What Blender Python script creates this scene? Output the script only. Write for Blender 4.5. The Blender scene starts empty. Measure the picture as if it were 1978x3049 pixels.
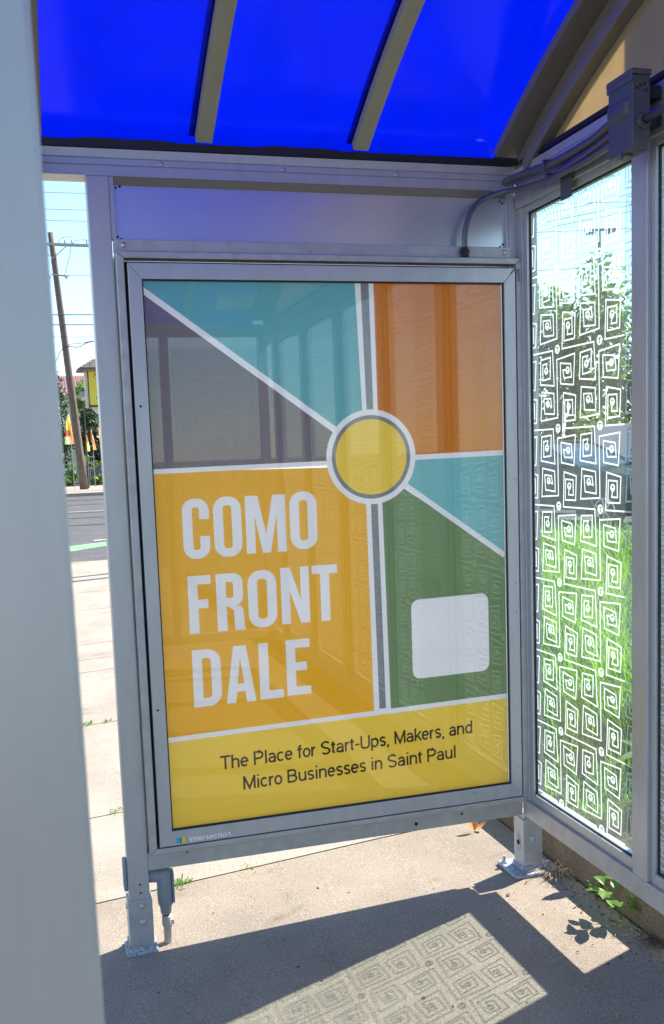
import bpy, bmesh, math, random
from mathutils import Vector, Matrix
from mathutils.geometry import tessellate_polygon
random.seed(7)
S = bpy.context.scene
COL = S.collection
R = math.radians

# ------------------------------------------------------------------ camera
cam_d = bpy.data.cameras.new('camera')
cam = bpy.data.objects.new('camera', cam_d)
COL.objects.link(cam)
S.camera = cam
def rot_view(y, p, r):
    Rz = Matrix.Rotation(y, 3, 'Z'); Rx = Matrix.Rotation(p, 3, 'X'); Ry = Matrix.Rotation(r, 3, 'Y')
    return Rz @ Rx @ Ry @ Matrix.Rotation(R(90), 3, 'X')
CAM = Vector((-1.5751, -2.9444, 1.5099))
cam.matrix_world = Matrix.Translation(CAM) @ rot_view(-0.2657, -0.108, 0.0386).to_4x4()
cam_d.sensor_fit = 'AUTO'; cam_d.sensor_width = 36
cam_d.lens = 33.61
cam_d.shift_x = (989 - 898.5) / 3049
cam_d.shift_y = (1663.9 - 1524.5) / 3049
cam_d.clip_start = 0.05; cam_d.clip_end = 2000
cam_d.dof.use_dof = True
cam_d.dof.focus_distance = 3.1
cam_d.dof.aperture_fstop = 17

# ------------------------------------------------------------------ sky, sun, exposure
SUN = Vector((0.95, 0.33, 1.0)).normalized()
W = bpy.data.worlds.new('World'); S.world = W; W.use_nodes = True
nt = W.node_tree
bg = nt.nodes['Background']
sky = nt.nodes.new('ShaderNodeTexSky'); sky.sky_type = 'NISHITA'; sky.sun_disc = False
sky.sun_elevation = math.asin(SUN.z); sky.sun_rotation = math.atan2(SUN.x, SUN.y)
sky.air_density = 1.0; sky.dust_density = 0.15; sky.ozone_density = 2.5
nt.links.new(sky.outputs[0], bg.inputs[0]); bg.inputs[1].default_value = 0.09
sun_d = bpy.data.lights.new('sun', 'SUN'); sun_d.energy = 3.45; sun_d.angle = R(0.53); sun_d.color = (1.0, 0.95, 0.86)
sun = bpy.data.objects.new('sun', sun_d); COL.objects.link(sun)
sun.rotation_euler = SUN.to_track_quat('Z', 'Y').to_euler()
S.view_settings.view_transform = 'Standard'; S.view_settings.look = 'None'
S.view_settings.gamma = 1.0; S.view_settings.exposure = 1.82
S.cycles.max_bounces = 10; S.cycles.transparent_max_bounces = 24
S.cycles.diffuse_bounces = 5

# ------------------------------------------------------------------ materials
def new_mat(name):
    m = bpy.data.materials.new(name); m.use_nodes = True
    n = m.node_tree.nodes; n.clear()
    o = n.new('ShaderNodeOutputMaterial')
    return m, n, m.node_tree.links, o
def ramp(n, stops):
    r = n.new('ShaderNodeValToRGB'); e = r.color_ramp.elements
    while len(e) < len(stops): e.new(0.5)
    for i, (p, c) in enumerate(stops):
        e[i].position = p; e[i].color = (*c, 1) if len(c) == 3 else c
    return r
def noise(n, l, scale, detail=4, rough=.6, stretch=None, coord='Object'):
    t = n.new('ShaderNodeTexCoord'); x = n.new('ShaderNodeTexNoise')
    x.inputs['Scale'].default_value = scale; x.inputs['Detail'].default_value = detail; x.inputs['Roughness'].default_value = rough
    if stretch:
        mp = n.new('ShaderNodeMapping'); mp.inputs['Scale'].default_value = stretch
        l.new(t.outputs[coord], mp.inputs[0]); l.new(mp.outputs[0], x.inputs['Vector'])
    else: l.new(t.outputs[coord], x.inputs['Vector'])
    return x
def mat_plain(name, col, rough=.5, metal=0.0, var=.12, scale=30, bump=0.0, spec=.5, stretch=None, dirt=None, dscale=60, dcut=.66):
    m, n, l, o = new_mat(name)
    b = n.new('ShaderNodeBsdfPrincipled'); l.new(b.outputs[0], o.inputs[0])
    b.inputs['Roughness'].default_value = rough; b.inputs['Metallic'].default_value = metal
    b.inputs['Specular IOR Level'].default_value = spec
    x = noise(n, l, scale, 5, .6, stretch)
    r = ramp(n, [(.3, tuple(c * (1 - var) for c in col)), (.7, tuple(min(1, c * (1 + var)) for c in col))])
    l.new(x.outputs[0], r.inputs[0])
    src = r.outputs[0]
    if dirt:
        y = noise(n, l, dscale, 6, .7)
        rr = ramp(n, [(dcut, (0, 0, 0)), (dcut + .05, (1, 1, 1))]); l.new(y.outputs[0], rr.inputs[0])
        mx = n.new('ShaderNodeMix'); mx.data_type = 'RGBA'; l.new(rr.outputs[0], mx.inputs[0])
        l.new(src, mx.inputs[6]); mx.inputs[7].default_value = (*dirt, 1); src = mx.outputs[2]
    l.new(src, b.inputs['Base Color'])
    if bump:
        bp = n.new('ShaderNodeBump'); bp.inputs['Strength'].default_value = bump; bp.inputs['Distance'].default_value = .01
        l.new(x.outputs[0], bp.inputs['Height']); l.new(bp.outputs[0], b.inputs['Normal'])
    return m
def mat_concrete(name, base, dark, light, fine=260, spot=True, bump=.25):
    m, n, l, o = new_mat(name)
    b = n.new('ShaderNodeBsdfPrincipled'); l.new(b.outputs[0], o.inputs[0])
    b.inputs['Roughness'].default_value = .9; b.inputs['Specular IOR Level'].default_value = .2
    f = noise(n, l, fine, 3, .7)
    r = ramp(n, [(.34, dark), (.46, base), (.56, base), (.68, light)]); l.new(f.outputs[0], r.inputs[0])
    g = noise(n, l, 1.7, 6, .65)
    rg = ramp(n, [(.3, (.74, .73, .72)), (.68, (1.08, 1.06, 1.04))]); l.new(g.outputs[0], rg.inputs[0])
    mx = n.new('ShaderNodeMix'); mx.data_type = 'RGBA'; mx.blend_type = 'MULTIPLY'; mx.inputs[0].default_value = 1
    l.new(r.outputs[0], mx.inputs[6]); l.new(rg.outputs[0], mx.inputs[7]); src = mx.outputs[2]
    if spot:
        v = n.new('ShaderNodeTexVoronoi'); v.inputs['Scale'].default_value = 55
        t = n.new('ShaderNodeTexCoord'); l.new(t.outputs['Object'], v.inputs['Vector'])
        rs = ramp(n, [(.06, (0, 0, 0)), (.12, (1, 1, 1))]); l.new(v.outputs['Distance'], rs.inputs[0])
        wn = noise(n, l, 9, 3, .6); rw = ramp(n, [(.52, (1, 1, 1)), (.6, (0, 0, 0))]); l.new(wn.outputs[0], rw.inputs[0])
        mxx = n.new('ShaderNodeMath'); mxx.operation = 'MAXIMUM'; l.new(rs.outputs[0], mxx.inputs[0]); l.new(rw.outputs[0], mxx.inputs[1])
        m2 = n.new('ShaderNodeMix'); m2.data_type = 'RGBA'; l.new(mxx.outputs[0], m2.inputs[0])
        m2.inputs[6].default_value = (.13, .115, .1, 1); l.new(src, m2.inputs[7]); src = m2.outputs[2]
        st = noise(n, l, 2.6, 4, .6, (1, 1.6, 1)); rst = ramp(n, [(.62, (1, 1, 1)), (.76, (.55, .5, .47))]); l.new(st.outputs[0], rst.inputs[0])
        m3 = n.new('ShaderNodeMix'); m3.data_type = 'RGBA'; m3.blend_type = 'MULTIPLY'; m3.inputs[0].default_value = 1
        l.new(src, m3.inputs[6]); l.new(rst.outputs[0], m3.inputs[7]); src = m3.outputs[2]
    l.new(src, b.inputs['Base Color'])
    bp = n.new('ShaderNodeBump'); bp.inputs['Strength'].default_value = bump; bp.inputs['Distance'].default_value = .004
    l.new(f.outputs[0], bp.inputs['Height']); l.new(bp.outputs[0], b.inputs['Normal'])
    return m
def mat_glass(name, tint=(.9, .95, .93), dust_haze=.03, ior=1.45):
    m, n, l, o = new_mat(name)
    tr = n.new('ShaderNodeBsdfTransparent'); tr.inputs[0].default_value = (*tint, 1)
    gl = n.new('ShaderNodeBsdfGlossy'); gl.inputs['Roughness'].default_value = .01
    fr = n.new('ShaderNodeFresnel'); ge = n.new('ShaderNodeNewGeometry')
    mr = n.new('ShaderNodeMapRange'); mr.inputs[3].default_value = ior; mr.inputs[4].default_value = 1 / ior
    l.new(ge.outputs['Backfacing'], mr.inputs[0]); l.new(mr.outputs[0], fr.inputs[0])
    mx = n.new('ShaderNodeMixShader'); l.new(fr.outputs[0], mx.inputs[0]); l.new(tr.outputs[0], mx.inputs[1]); l.new(gl.outputs[0], mx.inputs[2])
    out = mx
    if dust_haze:
        tl = n.new('ShaderNodeBsdfTranslucent'); tl.inputs[0].default_value = (.9, .93, .92, 1)
        df = n.new('ShaderNodeBsdfDiffuse'); df.inputs[0].default_value = (.7, .72, .7, 1)
        md = n.new('ShaderNodeMixShader'); md.inputs[0].default_value = .35; l.new(tl.outputs[0], md.inputs[1]); l.new(df.outputs[0], md.inputs[2])
        x = noise(n, l, 5, 8, .75, (1, 1, .35)); r = ramp(n, [(.3, (dust_haze * .6,) * 3), (.62, (dust_haze * 1.3,) * 3), (.75, (dust_haze * 2.2,) * 3)]); l.new(x.outputs[0], r.inputs[0])
        m2 = n.new('ShaderNodeMixShader'); l.new(r.outputs[0], m2.inputs[0]); l.new(mx.outputs[0], m2.inputs[1]); l.new(md.outputs[0], m2.inputs[2]); out = m2
    l.new(out.outputs[0], o.inputs[0])
    return m
def mat_translucent(name, tcol, dcol, mix=.5, gloss=.0, transp=0.0, rough=.15, var=0.0):
    m, n, l, o = new_mat(name)
    tl = n.new('ShaderNodeBsdfTranslucent'); tl.inputs[0].default_value = (*tcol, 1)
    df = n.new('ShaderNodeBsdfDiffuse'); df.inputs[0].default_value = (*dcol, 1)
    if var:
        x = noise(n, l, 6, 5, .6); r = ramp(n, [(.3, tuple(c * (1 - var) for c in tcol)), (.7, tuple(c * (1 + var) for c in tcol))])
        l.new(x.outputs[0], r.inputs[0]); l.new(r.outputs[0], tl.inputs[0])
    mx = n.new('ShaderNodeMixShader'); mx.inputs[0].default_value = mix
    l.new(tl.outputs[0], mx.inputs[1]); l.new(df.outputs[0], mx.inputs[2]); out = mx
    if transp:
        tr = n.new('ShaderNodeBsdfTransparent'); tr.inputs[0].default_value = (1, 1, 1, 1)
        m2 = n.new('ShaderNodeMixShader'); m2.inputs[0].default_value = transp; l.new(out.outputs[0], m2.inputs[1]); l.new(tr.outputs[0], m2.inputs[2]); out = m2
    if gloss:
        g = n.new('ShaderNodeBsdfGlossy'); g.inputs['Roughness'].default_value = rough
        fr = n.new('ShaderNodeFresnel'); fr.inputs[0].default_value = gloss
        m3 = n.new('ShaderNodeMixShader'); l.new(fr.outputs[0], m3.inputs[0]); l.new(out.outputs[0], m3.inputs[1]); l.new(g.outputs[0], m3.inputs[2]); out = m3
    l.new(out.outputs[0], o.inputs[0])
    return m
def mat_leaf(name, c1, c2, scale=3, tr=.45):
    m, n, l, o = new_mat(name)
    x = noise(n, l, scale, 3, .6); r = ramp(n, [(.35, c1), (.65, c2)]); l.new(x.outputs[0], r.inputs[0])
    b = n.new('ShaderNodeBsdfPrincipled'); b.inputs['Roughness'].default_value = .45; l.new(r.outputs[0], b.inputs['Base Color'])
    t = n.new('ShaderNodeBsdfTranslucent'); 
    hs = n.new('ShaderNodeMix'); hs.data_type = 'RGBA'; hs.blend_type = 'MULTIPLY'; hs.inputs[0].default_value = 1
    l.new(r.outputs[0], hs.inputs[6]); hs.inputs[7].default_value = (1.9, 2.0, .7, 1); l.new(hs.outputs[2], t.inputs[0])
    mx = n.new('ShaderNodeMixShader'); mx.inputs[0].default_value = tr; l.new(b.outputs[0], mx.inputs[1]); l.new(t.outputs[0], mx.inputs[2]); l.new(mx.outputs[0], o.inputs[0])
    return m

M = {}
M['paint'] = mat_plain('grey_paint', (.47, .48, .49), .40, metal=.5, var=.06, scale=9, stretch=(3, 3, .6), dirt=(.2, .19, .18), dscale=95, dcut=.73)
M['paint_dirty'] = mat_plain('grey_paint_weathered', (.43, .43, .43), .48, metal=.4, var=.12, scale=22, dirt=(.17, .16, .15), dscale=70, dcut=.64)
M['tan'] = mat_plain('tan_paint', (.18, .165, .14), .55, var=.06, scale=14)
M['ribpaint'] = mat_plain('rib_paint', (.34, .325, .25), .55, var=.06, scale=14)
M['panel'] = mat_plain('header_white', (.60, .63, .68), .30, metal=.75, var=.03, scale=4)
M['black'] = mat_plain('rubber_and_shade_black', (.012, .012, .013), .6, var=.2)
M['hole'] = mat_plain('black_hole', (.004, .004, .004), .9, var=.1)
M['steel'] = mat_plain('galvanised', (.15, .15, .16), .4, metal=.6, var=.12, scale=60)
M['bolt'] = mat_plain('zinc_bolt', (.5, .5, .5), .35, metal=.8, var=.1)
M['box'] = mat_plain('box_paint', (.075, .08, .09), .45, var=.05, scale=20)
M['pvc'] = mat_plain('grey_pvc', (.22, .25, .28), .5, var=.08, scale=30)
M['pvc_dusty'] = mat_plain('dusty_pvc', (.42, .38, .32), .7, var=.15, scale=50)
M['weld'] = mat_plain('chipped_paint', (.30, .33, .38), .55, var=.35, scale=90, dirt=(.08, .1, .14), dscale=120, dcut=.55)
M['concrete'] = mat_concrete('concrete_pad', (.30, .252, .198), (.165, .137, .105), (.47, .40, .32), 190, True, .5)
M['sidewalk'] = mat_concrete('concrete_walk', (.38, .33, .27), (.24, .205, .17), (.48, .42, .34), 120)
M['kerb'] = mat_concrete('kerb_concrete', (.19, .14, .095), (.09, .07, .05), (.3, .23, .16), 120)
M['pale_kerb'] = mat_concrete('pale_kerb', (.42, .34, .30), (.3, .25, .22), (.52, .44, .38), 60, False)
M['asphalt'] = mat_concrete('asphalt', (.115, .11, .112), (.06, .06, .06), (.21, .205, .2), 40, False)
M['greenpaint'] = mat_concrete('green_lane', (.22, .46, .23), (.14, .3, .15), (.35, .6, .36), 20, False)
M['whitepaint'] = mat_concrete('white_line', (.62, .62, .6), (.3, .3, .3), (.75, .75, .74), 14, False)
M['soil'] = mat_concrete('soil', (.085, .07, .04), (.035, .03, .018), (.26, .22, .15), 26, False, .8)
M['field'] = mat_concrete('far_ground', (.16, .16, .12), (.1, .1, .07), (.24, .22, .17), 3, False)
M['roof'] = mat_translucent('blue_roof', (.000, .004, .30), (.0, .006, .16), .10, gloss=1.32, rough=.12, var=.07)
M['gable'] = mat_translucent('gable_sheet', (.70, .57, .32), (.30, .29, .27), .36, gloss=1.25, rough=.4, var=.1)
M['glass'] = mat_glass('shelter_glass', (.89, .95, .945), .030)
M['caseglass'] = mat_glass('case_glass', (.95, .96, .95), .026, 1.58)  # dust film raised so its haze stands in for veiling reflections
M['etch'] = mat_translucent('etched_film', (.95, .97, .96), (.85, .87, .86), .30, transp=.32)
M['dry'] = mat_plain('dry_straw', (.42, .31, .17), .8, var=.3, scale=40)
M['grass'] = mat_leaf('grass_blade', (.055, .16, .016), (.22, .40, .03), 3.5, .5)
M['weed'] = mat_leaf('weed_leaf', (.09, .2, .03), (.16, .3, .05), 30, .5)
M['leaf_dark'] = mat_leaf('leaf_dark', (.018, .04, .014), (.05, .095, .03), .8, .25)
M['leaf_mid'] = mat_leaf('leaf_mid', (.05, .115, .045), (.13, .22, .085), .9, .5)
M['leaf_bright'] = mat_leaf('leaf_bright', (.09, .19, .03), (.2, .32, .05), 1.5, .4)
M['bark'] = mat_plain('bark', (.10, .08, .06), .9, var=.35, scale=10, stretch=(6, 6, 1), bump=.5)
M['polewood'] = mat_plain('pole_wood', (.15, .115, .09), .9, var=.5, scale=6, stretch=(6, 6, .5), bump=.4)
M['wire'] = mat_plain('wire', (.06, .07, .09), .6)
M['pale_steel'] = mat_plain('pale_hardware', (.36, .36, .34), .5, metal=.3)
M['signyellow'] = mat_plain('sign_yellow', (.78, .60, .05), .45, var=.05, scale=2)
M['signcream'] = mat_plain('sign_cream', (.62, .58, .42), .5, var=.06, scale=3)
M['signbrown'] = mat_plain('sign_brown', (.06, .035, .02), .6)
M['shingle'] = mat_plain('wood_shingle', (.20, .165, .14), .85, var=.35, scale=3)
M['redroof'] = mat_plain('red_metal', (.46, .20, .17), .45)
M['whiteboard'] = mat_plain('board_white', (.62, .56, .56), .5, var=.05, scale=2)
M['teal'] = mat_plain('teal_ink', (.12, .42, .45), .5)
M['ink'] = mat_plain('dark_ink', (.05, .045, .04), .5)
M['boulder'] = mat_concrete('boulder', (.22, .2, .19), (.12, .11, .1), (.36, .33, .31), 9, False, .9)
M['bench'] = mat_plain('weathered_board', (.34, .36, .33), .7, var=.2, scale=4)
M['bench_dark'] = mat_plain('bench_leg', (.05, .055, .05), .7)
M['orange'] = mat_leaf('flag_orange', (.70, .27, .12), (.75, .36, .16), 1, .4)
M['flagwhite'] = mat_leaf('flag_white', (.72, .68, .62), (.78, .74, .68), 1, .4)
M['flagyellow'] = mat_leaf('flag_yellow', (.78, .5, .06), (.8, .55, .08), 1, .4)
M['flagred'] = mat_leaf('flag_red', (.6, .1, .06), (.66, .13, .08), 1, .4)
M['carpaint'] = mat_plain('car_paint', (.012, .014, .02), .12, var=.1, spec=.8)
M['carglass'] = mat_glass('car_glass', (.32, .38, .4), 0, 2.3)
M['tyre'] = mat_plain('tyre', (.02, .02, .02), .8)
M['rim'] = mat_plain('alloy', (.5, .5, .5), .25, metal=.8)
M['lamp'] = mat_plain('headlamp', (.6, .62, .65), .1, spec=.8)
M['seat'] = mat_plain('car_interior', (.03, .03, .032), .8)
M['acrylic'] = mat_translucent('rear_acrylic', (.92, .92, .93), (.85, .85, .85), .18)
def mat_ink(name, c):
    m, n, l, o = new_mat(name)
    d = n.new('ShaderNodeBsdfDiffuse'); t = n.new('ShaderNodeBsdfTranslucent'); mx = n.new('ShaderNodeMixShader'); mx.inputs[0].default_value = .42
    x = noise(n, l, 3, 4, .6); r = ramp(n, [(.3, tuple(k * .97 for k in c)), (.7, tuple(min(1, k * 1.03) for k in c))]); l.new(x.outputs[0], r.inputs[0])
    for q in (d, t): l.new(r.outputs[0], q.inputs[0])
    l.new(d.outputs[0], mx.inputs[1]); l.new(t.outputs[0], mx.inputs[2]); l.new(mx.outputs[0], o.inputs[0])
    return m
# poster inks
P = {k: mat_ink('ink_' + k, c) for k, c in dict(
    white=(.80, .77, .80), mauve=(.16, .135, .155), teal=(.12, .36, .40), sky=(.17, .44, .46), orange=(.55, .165, .004),
    amber=(.80, .40, .012), green=(.15, .235, .10), yellow=(.82, .55, .055), grey=(.19, .20, .22), dark=(.045, .035, .02)).items()}

# ------------------------------------------------------------------ mesh helpers
def place(o, parent):
    COL.objects.link(o)
    if parent is not None: o.parent = parent
    return o
def wloc(o):
    v = Vector((0, 0, 0))
    while o is not None: v += o.location; o = o.parent
    return v
class MB:
    def __init__(s): s.v = []; s.f = []; s.m = []
    def add(s, vs, fs, mi=0):
        b = len(s.v); s.v += [tuple(v) for v in vs]; s.f += [tuple(b + i for i in f) for f in fs]; s.m += [mi] * len(fs); return s
    def box(s, x0, x1, y0, y1, z0, z1, mi=0):
        return s.add([(x0, y0, z0), (x1, y0, z0), (x1, y1, z0), (x0, y1, z0), (x0, y0, z1), (x1, y0, z1), (x1, y1, z1), (x0, y1, z1)],
                     [(3, 2, 1, 0), (4, 5, 6, 7), (0, 1, 5, 4), (1, 2, 6, 5), (2, 3, 7, 6), (3, 0, 4, 7)], mi)
    def obox(s, c, ax, ay, az, mi=0):
        c, ax, ay, az = map(Vector, (c, ax, ay, az))
        vs = [c + ax * i + ay * j + az * k for k in (-1, 1) for i, j in ((-1, -1), (1, -1), (1, 1), (-1, 1))]
        return s.add(vs, [(3, 2, 1, 0), (4, 5, 6, 7), (0, 1, 5, 4), (1, 2, 6, 5), (2, 3, 7, 6), (3, 0, 4, 7)], mi)
    def tube(s, pts, r, seg=10, mi=0, caps=True):
        pts = [Vector(p) for p in pts]; n = len(pts); rs = r if isinstance(r, (list, tuple)) else [r] * n
        up = Vector((0, 0, 1)); rings = []; prev = None
        for i, p in enumerate(pts):
            t = (pts[min(i + 1, n - 1)] - pts[max(i - 1, 0)]).normalized()
            if prev is None:
                a = t.cross(up)
                if a.length < 1e-3: a = t.cross(Vector((1, 0, 0)))
                a.normalize()
            else:
                a = prev - t * prev.dot(t)
                a.normalize()
            prev = a; b = t.cross(a)
            rings.append([p + (a * math.cos(2 * math.pi * k / seg) + b * math.sin(2 * math.pi * k / seg)) * rs[i] for k in range(seg)])
        vs = [v for rg in rings for v in rg]; fs = []
        for i in range(n - 1):
            for k in range(seg):
                k2 = (k + 1) % seg; fs.append((i * seg + k, i * seg + k2, (i + 1) * seg + k2, (i + 1) * seg + k))
        if caps: fs.append(tuple(range(seg - 1, -1, -1))); fs.append(tuple((n - 1) * seg + k for k in range(seg)))
        return s.add(vs, fs, mi)
    def lathe(s, c, axis, prof, seg=16, mi=0):
        # prof: (radius, height along axis)
        c = Vector(c); ax = Vector(axis).normalized(); a = ax.orthogonal().normalized(); b = ax.cross(a)
        vs = []; fs = []; n = len(prof)
        for r, h in prof:
            vs += [c + ax * h + (a * math.cos(2 * math.pi * k / seg) + b * math.sin(2 * math.pi * k / seg)) * max(r, 1e-5) for k in range(seg)]
        for i in range(n - 1):
            for k in range(seg):
                k2 = (k + 1) % seg; fs.append((i * seg + k, i * seg + k2, (i + 1) * seg + k2, (i + 1) * seg + k))
        return s.add(vs, fs, mi)
    def poly(s, loops, fn, mi=0):
        # flat polygon with holes in 2D -> fn(u,v)
        pl = [[Vector((u, v, 0)) for u, v in lp] for lp in loops]
        tris = tessellate_polygon(pl); flat = [p for lp in pl for p in lp]
        out = []
        for t in tris:
            a, b, c = (flat[i] for i in t)
            if (b - a).cross(c - a).z < 0: t = (t[0], t[2], t[1])
            out.append(tuple(t))
        return s.add([fn(p.x, p.y) for p in flat], out, mi)
    def extr(s, prof, fn, a, b, mi=0, close=True):
        # prof polygon (p,q); fn(p,q,t)
        n = len(prof); vs = [fn(p, q, a) for p, q in prof] + [fn(p, q, b) for p, q in prof]
        fs = [(i, (i + 1) % n, n + (i + 1) % n, n + i) for i in range(n)]
        tr = tessellate_polygon([[Vector((p, q, 0)) for p, q in prof]])
        fs += [tuple(t) for t in tr] + [tuple(n + i for i in reversed(t)) for t in tr]
        return s.add(vs, fs, mi)
    def build(s, name, mats, parent=None, bevel=0, smooth=False, fixn=True):
        if not isinstance(mats, (list, tuple)): mats = [mats]
        off = wloc(parent) if parent is not None else Vector((0, 0, 0))
        me = bpy.data.meshes.new(name)
        me.from_pydata([tuple(Vector(v) - off) for v in s.v], [], s.f)
        for m in mats: me.materials.append(m)
        for p, mi in zip(me.polygons, s.m): p.material_index = mi; p.use_smooth = smooth
        if fixn:
            bm = bmesh.new(); bm.from_mesh(me); bmesh.ops.recalc_face_normals(bm, faces=bm.faces); bm.to_mesh(me); bm.free()
        me.update()
        o = bpy.data.objects.new(name, me); place(o, parent)
        if bevel:
            md = o.modifiers.new('bevel', 'BEVEL'); md.width = bevel; md.segments = 2; md.limit_method = 'ANGLE'; md.angle_limit = R(40)
        return o
def tag(o, label=None, cat=None, group=None, kind=None):
    if label: o['label'] = label
    if cat: o['category'] = cat
    if group: o['group'] = group
    if kind: o['kind'] = kind
    return o
def thing(name, loc, label, cat, group=None):
    o = bpy.data.objects.new(name, None); COL.objects.link(o); o.location = loc; o.empty_display_size = .1
    return tag(o, label, cat, group)
def copy_tree(o, parent=None):
    c = o.copy(); COL.objects.link(c); c.parent = parent
    for ch in list(o.children): copy_tree(ch, c)
    return c
def screw(parent, c, axis, r=.006, name='screw', mat='bolt'):
    return MB().lathe(c, axis, [(r, -.001), (r, .002), (r * .75, .004), (r * .3, .0045), (0, .0045)], 14).build(name, M[mat], parent, smooth=True)
def hole(parent, c, axis, r=.003):
    return MB().lathe(c, axis, [(r, .0002), (r, .0012), (0, .0012)], 12).build('bolt_hole', M['hole'], parent)
def text_mb(txt, size, fn, mi=0, mb=None, sx=1.0, off=0.0, width=None):
    cu = bpy.data.curves.new('t', 'FONT'); cu.body = txt; cu.size = size; cu.fill_mode = 'FRONT'; cu.offset = off; cu.resolution_u = 3
    ob = bpy.data.objects.new('t', cu); COL.objects.link(ob)
    dg = bpy.context.evaluated_depsgraph_get(); dg.update()
    me = bpy.data.meshes.new_from_object(ob.evaluated_get(dg))
    xs = [v.co.x for v in me.vertices]; x0, x1 = min(xs), max(xs)
    if width: sx = width / (x1 - x0)
    mb = mb or MB()
    mb.add([fn((v.co.x - x0) * sx, v.co.y) for v in me.vertices], [tuple(p.vertices) for p in me.polygons], mi)
    bpy.data.objects.remove(ob); bpy.data.curves.remove(cu); bpy.data.meshes.remove(me)
    return mb

# ------------------------------------------------------------------ ground
def smooth(t): t = max(0, min(1, t)); return t * t * (3 - 2 * t)
def zg(x, y):
    return .036 * max(-4.0, min(0.0, x)) * (1 - smooth((y - 3) / 7))
KY = 12.0
gm = MB(); gm.box(-900, 900, -900, 1200, -1.2, -.35)
tag(gm.build('ground', M['field']), kind='structure')
# concrete pad and sidewalk slabs with real joints
xs = [-7.5, -5.5, -3.9, .15]
ys = [-9, -7.4, -5.6, -3.7, -1.62, .425, 1.27, 2.80, 4.27, 4.72, 5.34, 7.2, 8.53, 10.6, KY]
def slab(mb, x0, x1, y0, y1, sk0, sk1, g=.005):
    vs = []; pts = []
    nx = max(1, int((x1 - x0) / .5))
    top = []
    for j in (0, 1):
        row = []
        for i in range(nx + 1):
            x = x0 + g + (x1 - x0 - 2 * g) * i / nx
            y = (y0 + g + sk0 * (x + 1.3)) if j == 0 else (y1 - g + sk1 * (x + 1.3))
            row.append((x, y, zg(x, y)))
        top.append(row)
    b = len(mb.v); n = nx + 1
    vs = top[0] + top[1] + [(x, y, z - .12) for x, y, z in top[0] + top[1]]
    fs = []
    for i in range(nx):
        fs += [(i, i + 1, n + i + 1, n + i), (i, 2 * n + i, 2 * n + i + 1, i + 1), (n + i, n + i + 1, 3 * n + i + 1, 3 * n + i)]
    fs += [(0, n, 3 * n, 2 * n), (nx, 2 * n + nx, 3 * n + nx, n + nx)]
    mb.add(vs, fs)
pad = MB(); walk = MB()
def sk(y): return .0 if y < 0 or y >= KY else (.09 if y < 9 else 0)
for j in range(len(ys) - 1):
    for i in range(len(xs) - 1):
        slab(pad if ys[j] < .4 else walk, xs[i], xs[i + 1], ys[j], ys[j + 1], sk(ys[j]), sk(ys[j + 1]))
tag(pad.build('concrete_pad', M['concrete'], bevel=0), kind='structure')
tag(walk.build('sidewalk', M['sidewalk']), kind='structure')
jb = MB(); jb.add([(-7.5, -9, -.33), (.3, -9, -.33), (.3, KY, -.33), (-7.5, KY, -.33)], [(0, 1, 2, 3)])
jb.add([(-7.5, -9, -.17), (.15, -9, -.03), (.15, 3, -.03), (-7.5, 3, -.17)], [(0, 1, 2, 3)])
tag(jb.build('joint_soil', M['soil']), kind='structure')
rest = MB(); rest.box(.3, 60, 9.2, KY, -.3, -.004); rest.box(-60, .15, -40, -9.01, -.3, -.1); rest.box(-60, -7.5, -40, KY, -.3, -.16)
tag(rest.build('pavement', M['sidewalk']), kind='structure')
k1 = MB(); k1.box(-60, 60, KY + .003, KY + .16, -.3, .004)
tag(k1.build('near_kerb', M['sidewalk'], bevel=.01), kind='structure')
road = MB(); road.add([(-200, KY + .16, -.02), (200, KY + .16, -.02), (200, 43.2, -.02), (-200, 43.2, -.02)], [(0, 1, 2, 3)])
tag(road.build('road', M['asphalt']), kind='structure')
gl = MB(); gl.add([(-8, 13.0, -.014), (-8, 11.9 + .4, -.014), (-1.06, 14.23, -.014), (-.38, 15.0, -.014), (8, 16.9, -.014), (8, 17.9, -.014), (-.31, 15.95, -.014), (-1.02, 15.4, -.014)], [(0, 1, 2, 7), (7, 2, 3, 6), (6, 3, 4, 5)])
tag(gl.build('green_lane_marking', M['greenpaint']), kind='structure')
wl = MB(); wl.add([(-.55, 16.25, -.010), (8, 18.1, -.010), (8, 18.3, -.010), (-.6, 16.42, -.010)], [(0, 1, 2, 3)])
wl.add([(-40, 28.2, -.010), (40, 28.2, -.010), (40, 28.34, -.010), (-40, 28.34, -.010)], [(0, 1, 2, 3)])
tag(wl.build('white_lane_marking', M['whitepaint']), kind='structure')
tar = MB(); rr = random.Random(3)
for y in (21.3, 24.5, 27.6, 33.5, 38):
    pts = [(-20 + i * 1.2, y + rr.uniform(-.12, .12)) for i in range(40)]
    for a, b in zip(pts, pts[1:]): tar.add([(a[0], a[1], -.012), (b[0], b[1], -.012), (b[0], b[1] + .22, -.012), (a[0], a[1] + .2, -.012)], [(0, 1, 2, 3)])
tag(tar.build('road_tar_seams', mat_plain('tar', (.035, .035, .035), .6)), kind='structure')
fk = MB(); fk.box(-200, 200, 43.2, 43.5, -.3, .14)
tag(fk.build('far_kerb', M['sidewalk'], bevel=.02), kind='structure')
fw = MB(); fw.box(-200, 200, 43.503, 57.6, -.3, .13)
tag(fw.build('far_sidewalk', M['sidewalk']), kind='structure')
fl = MB(); fl.box(-200, 200, 57.6, 220, -.3, .1)
tag(fl.build('far_lawn', M['soil']), kind='structure')
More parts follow.
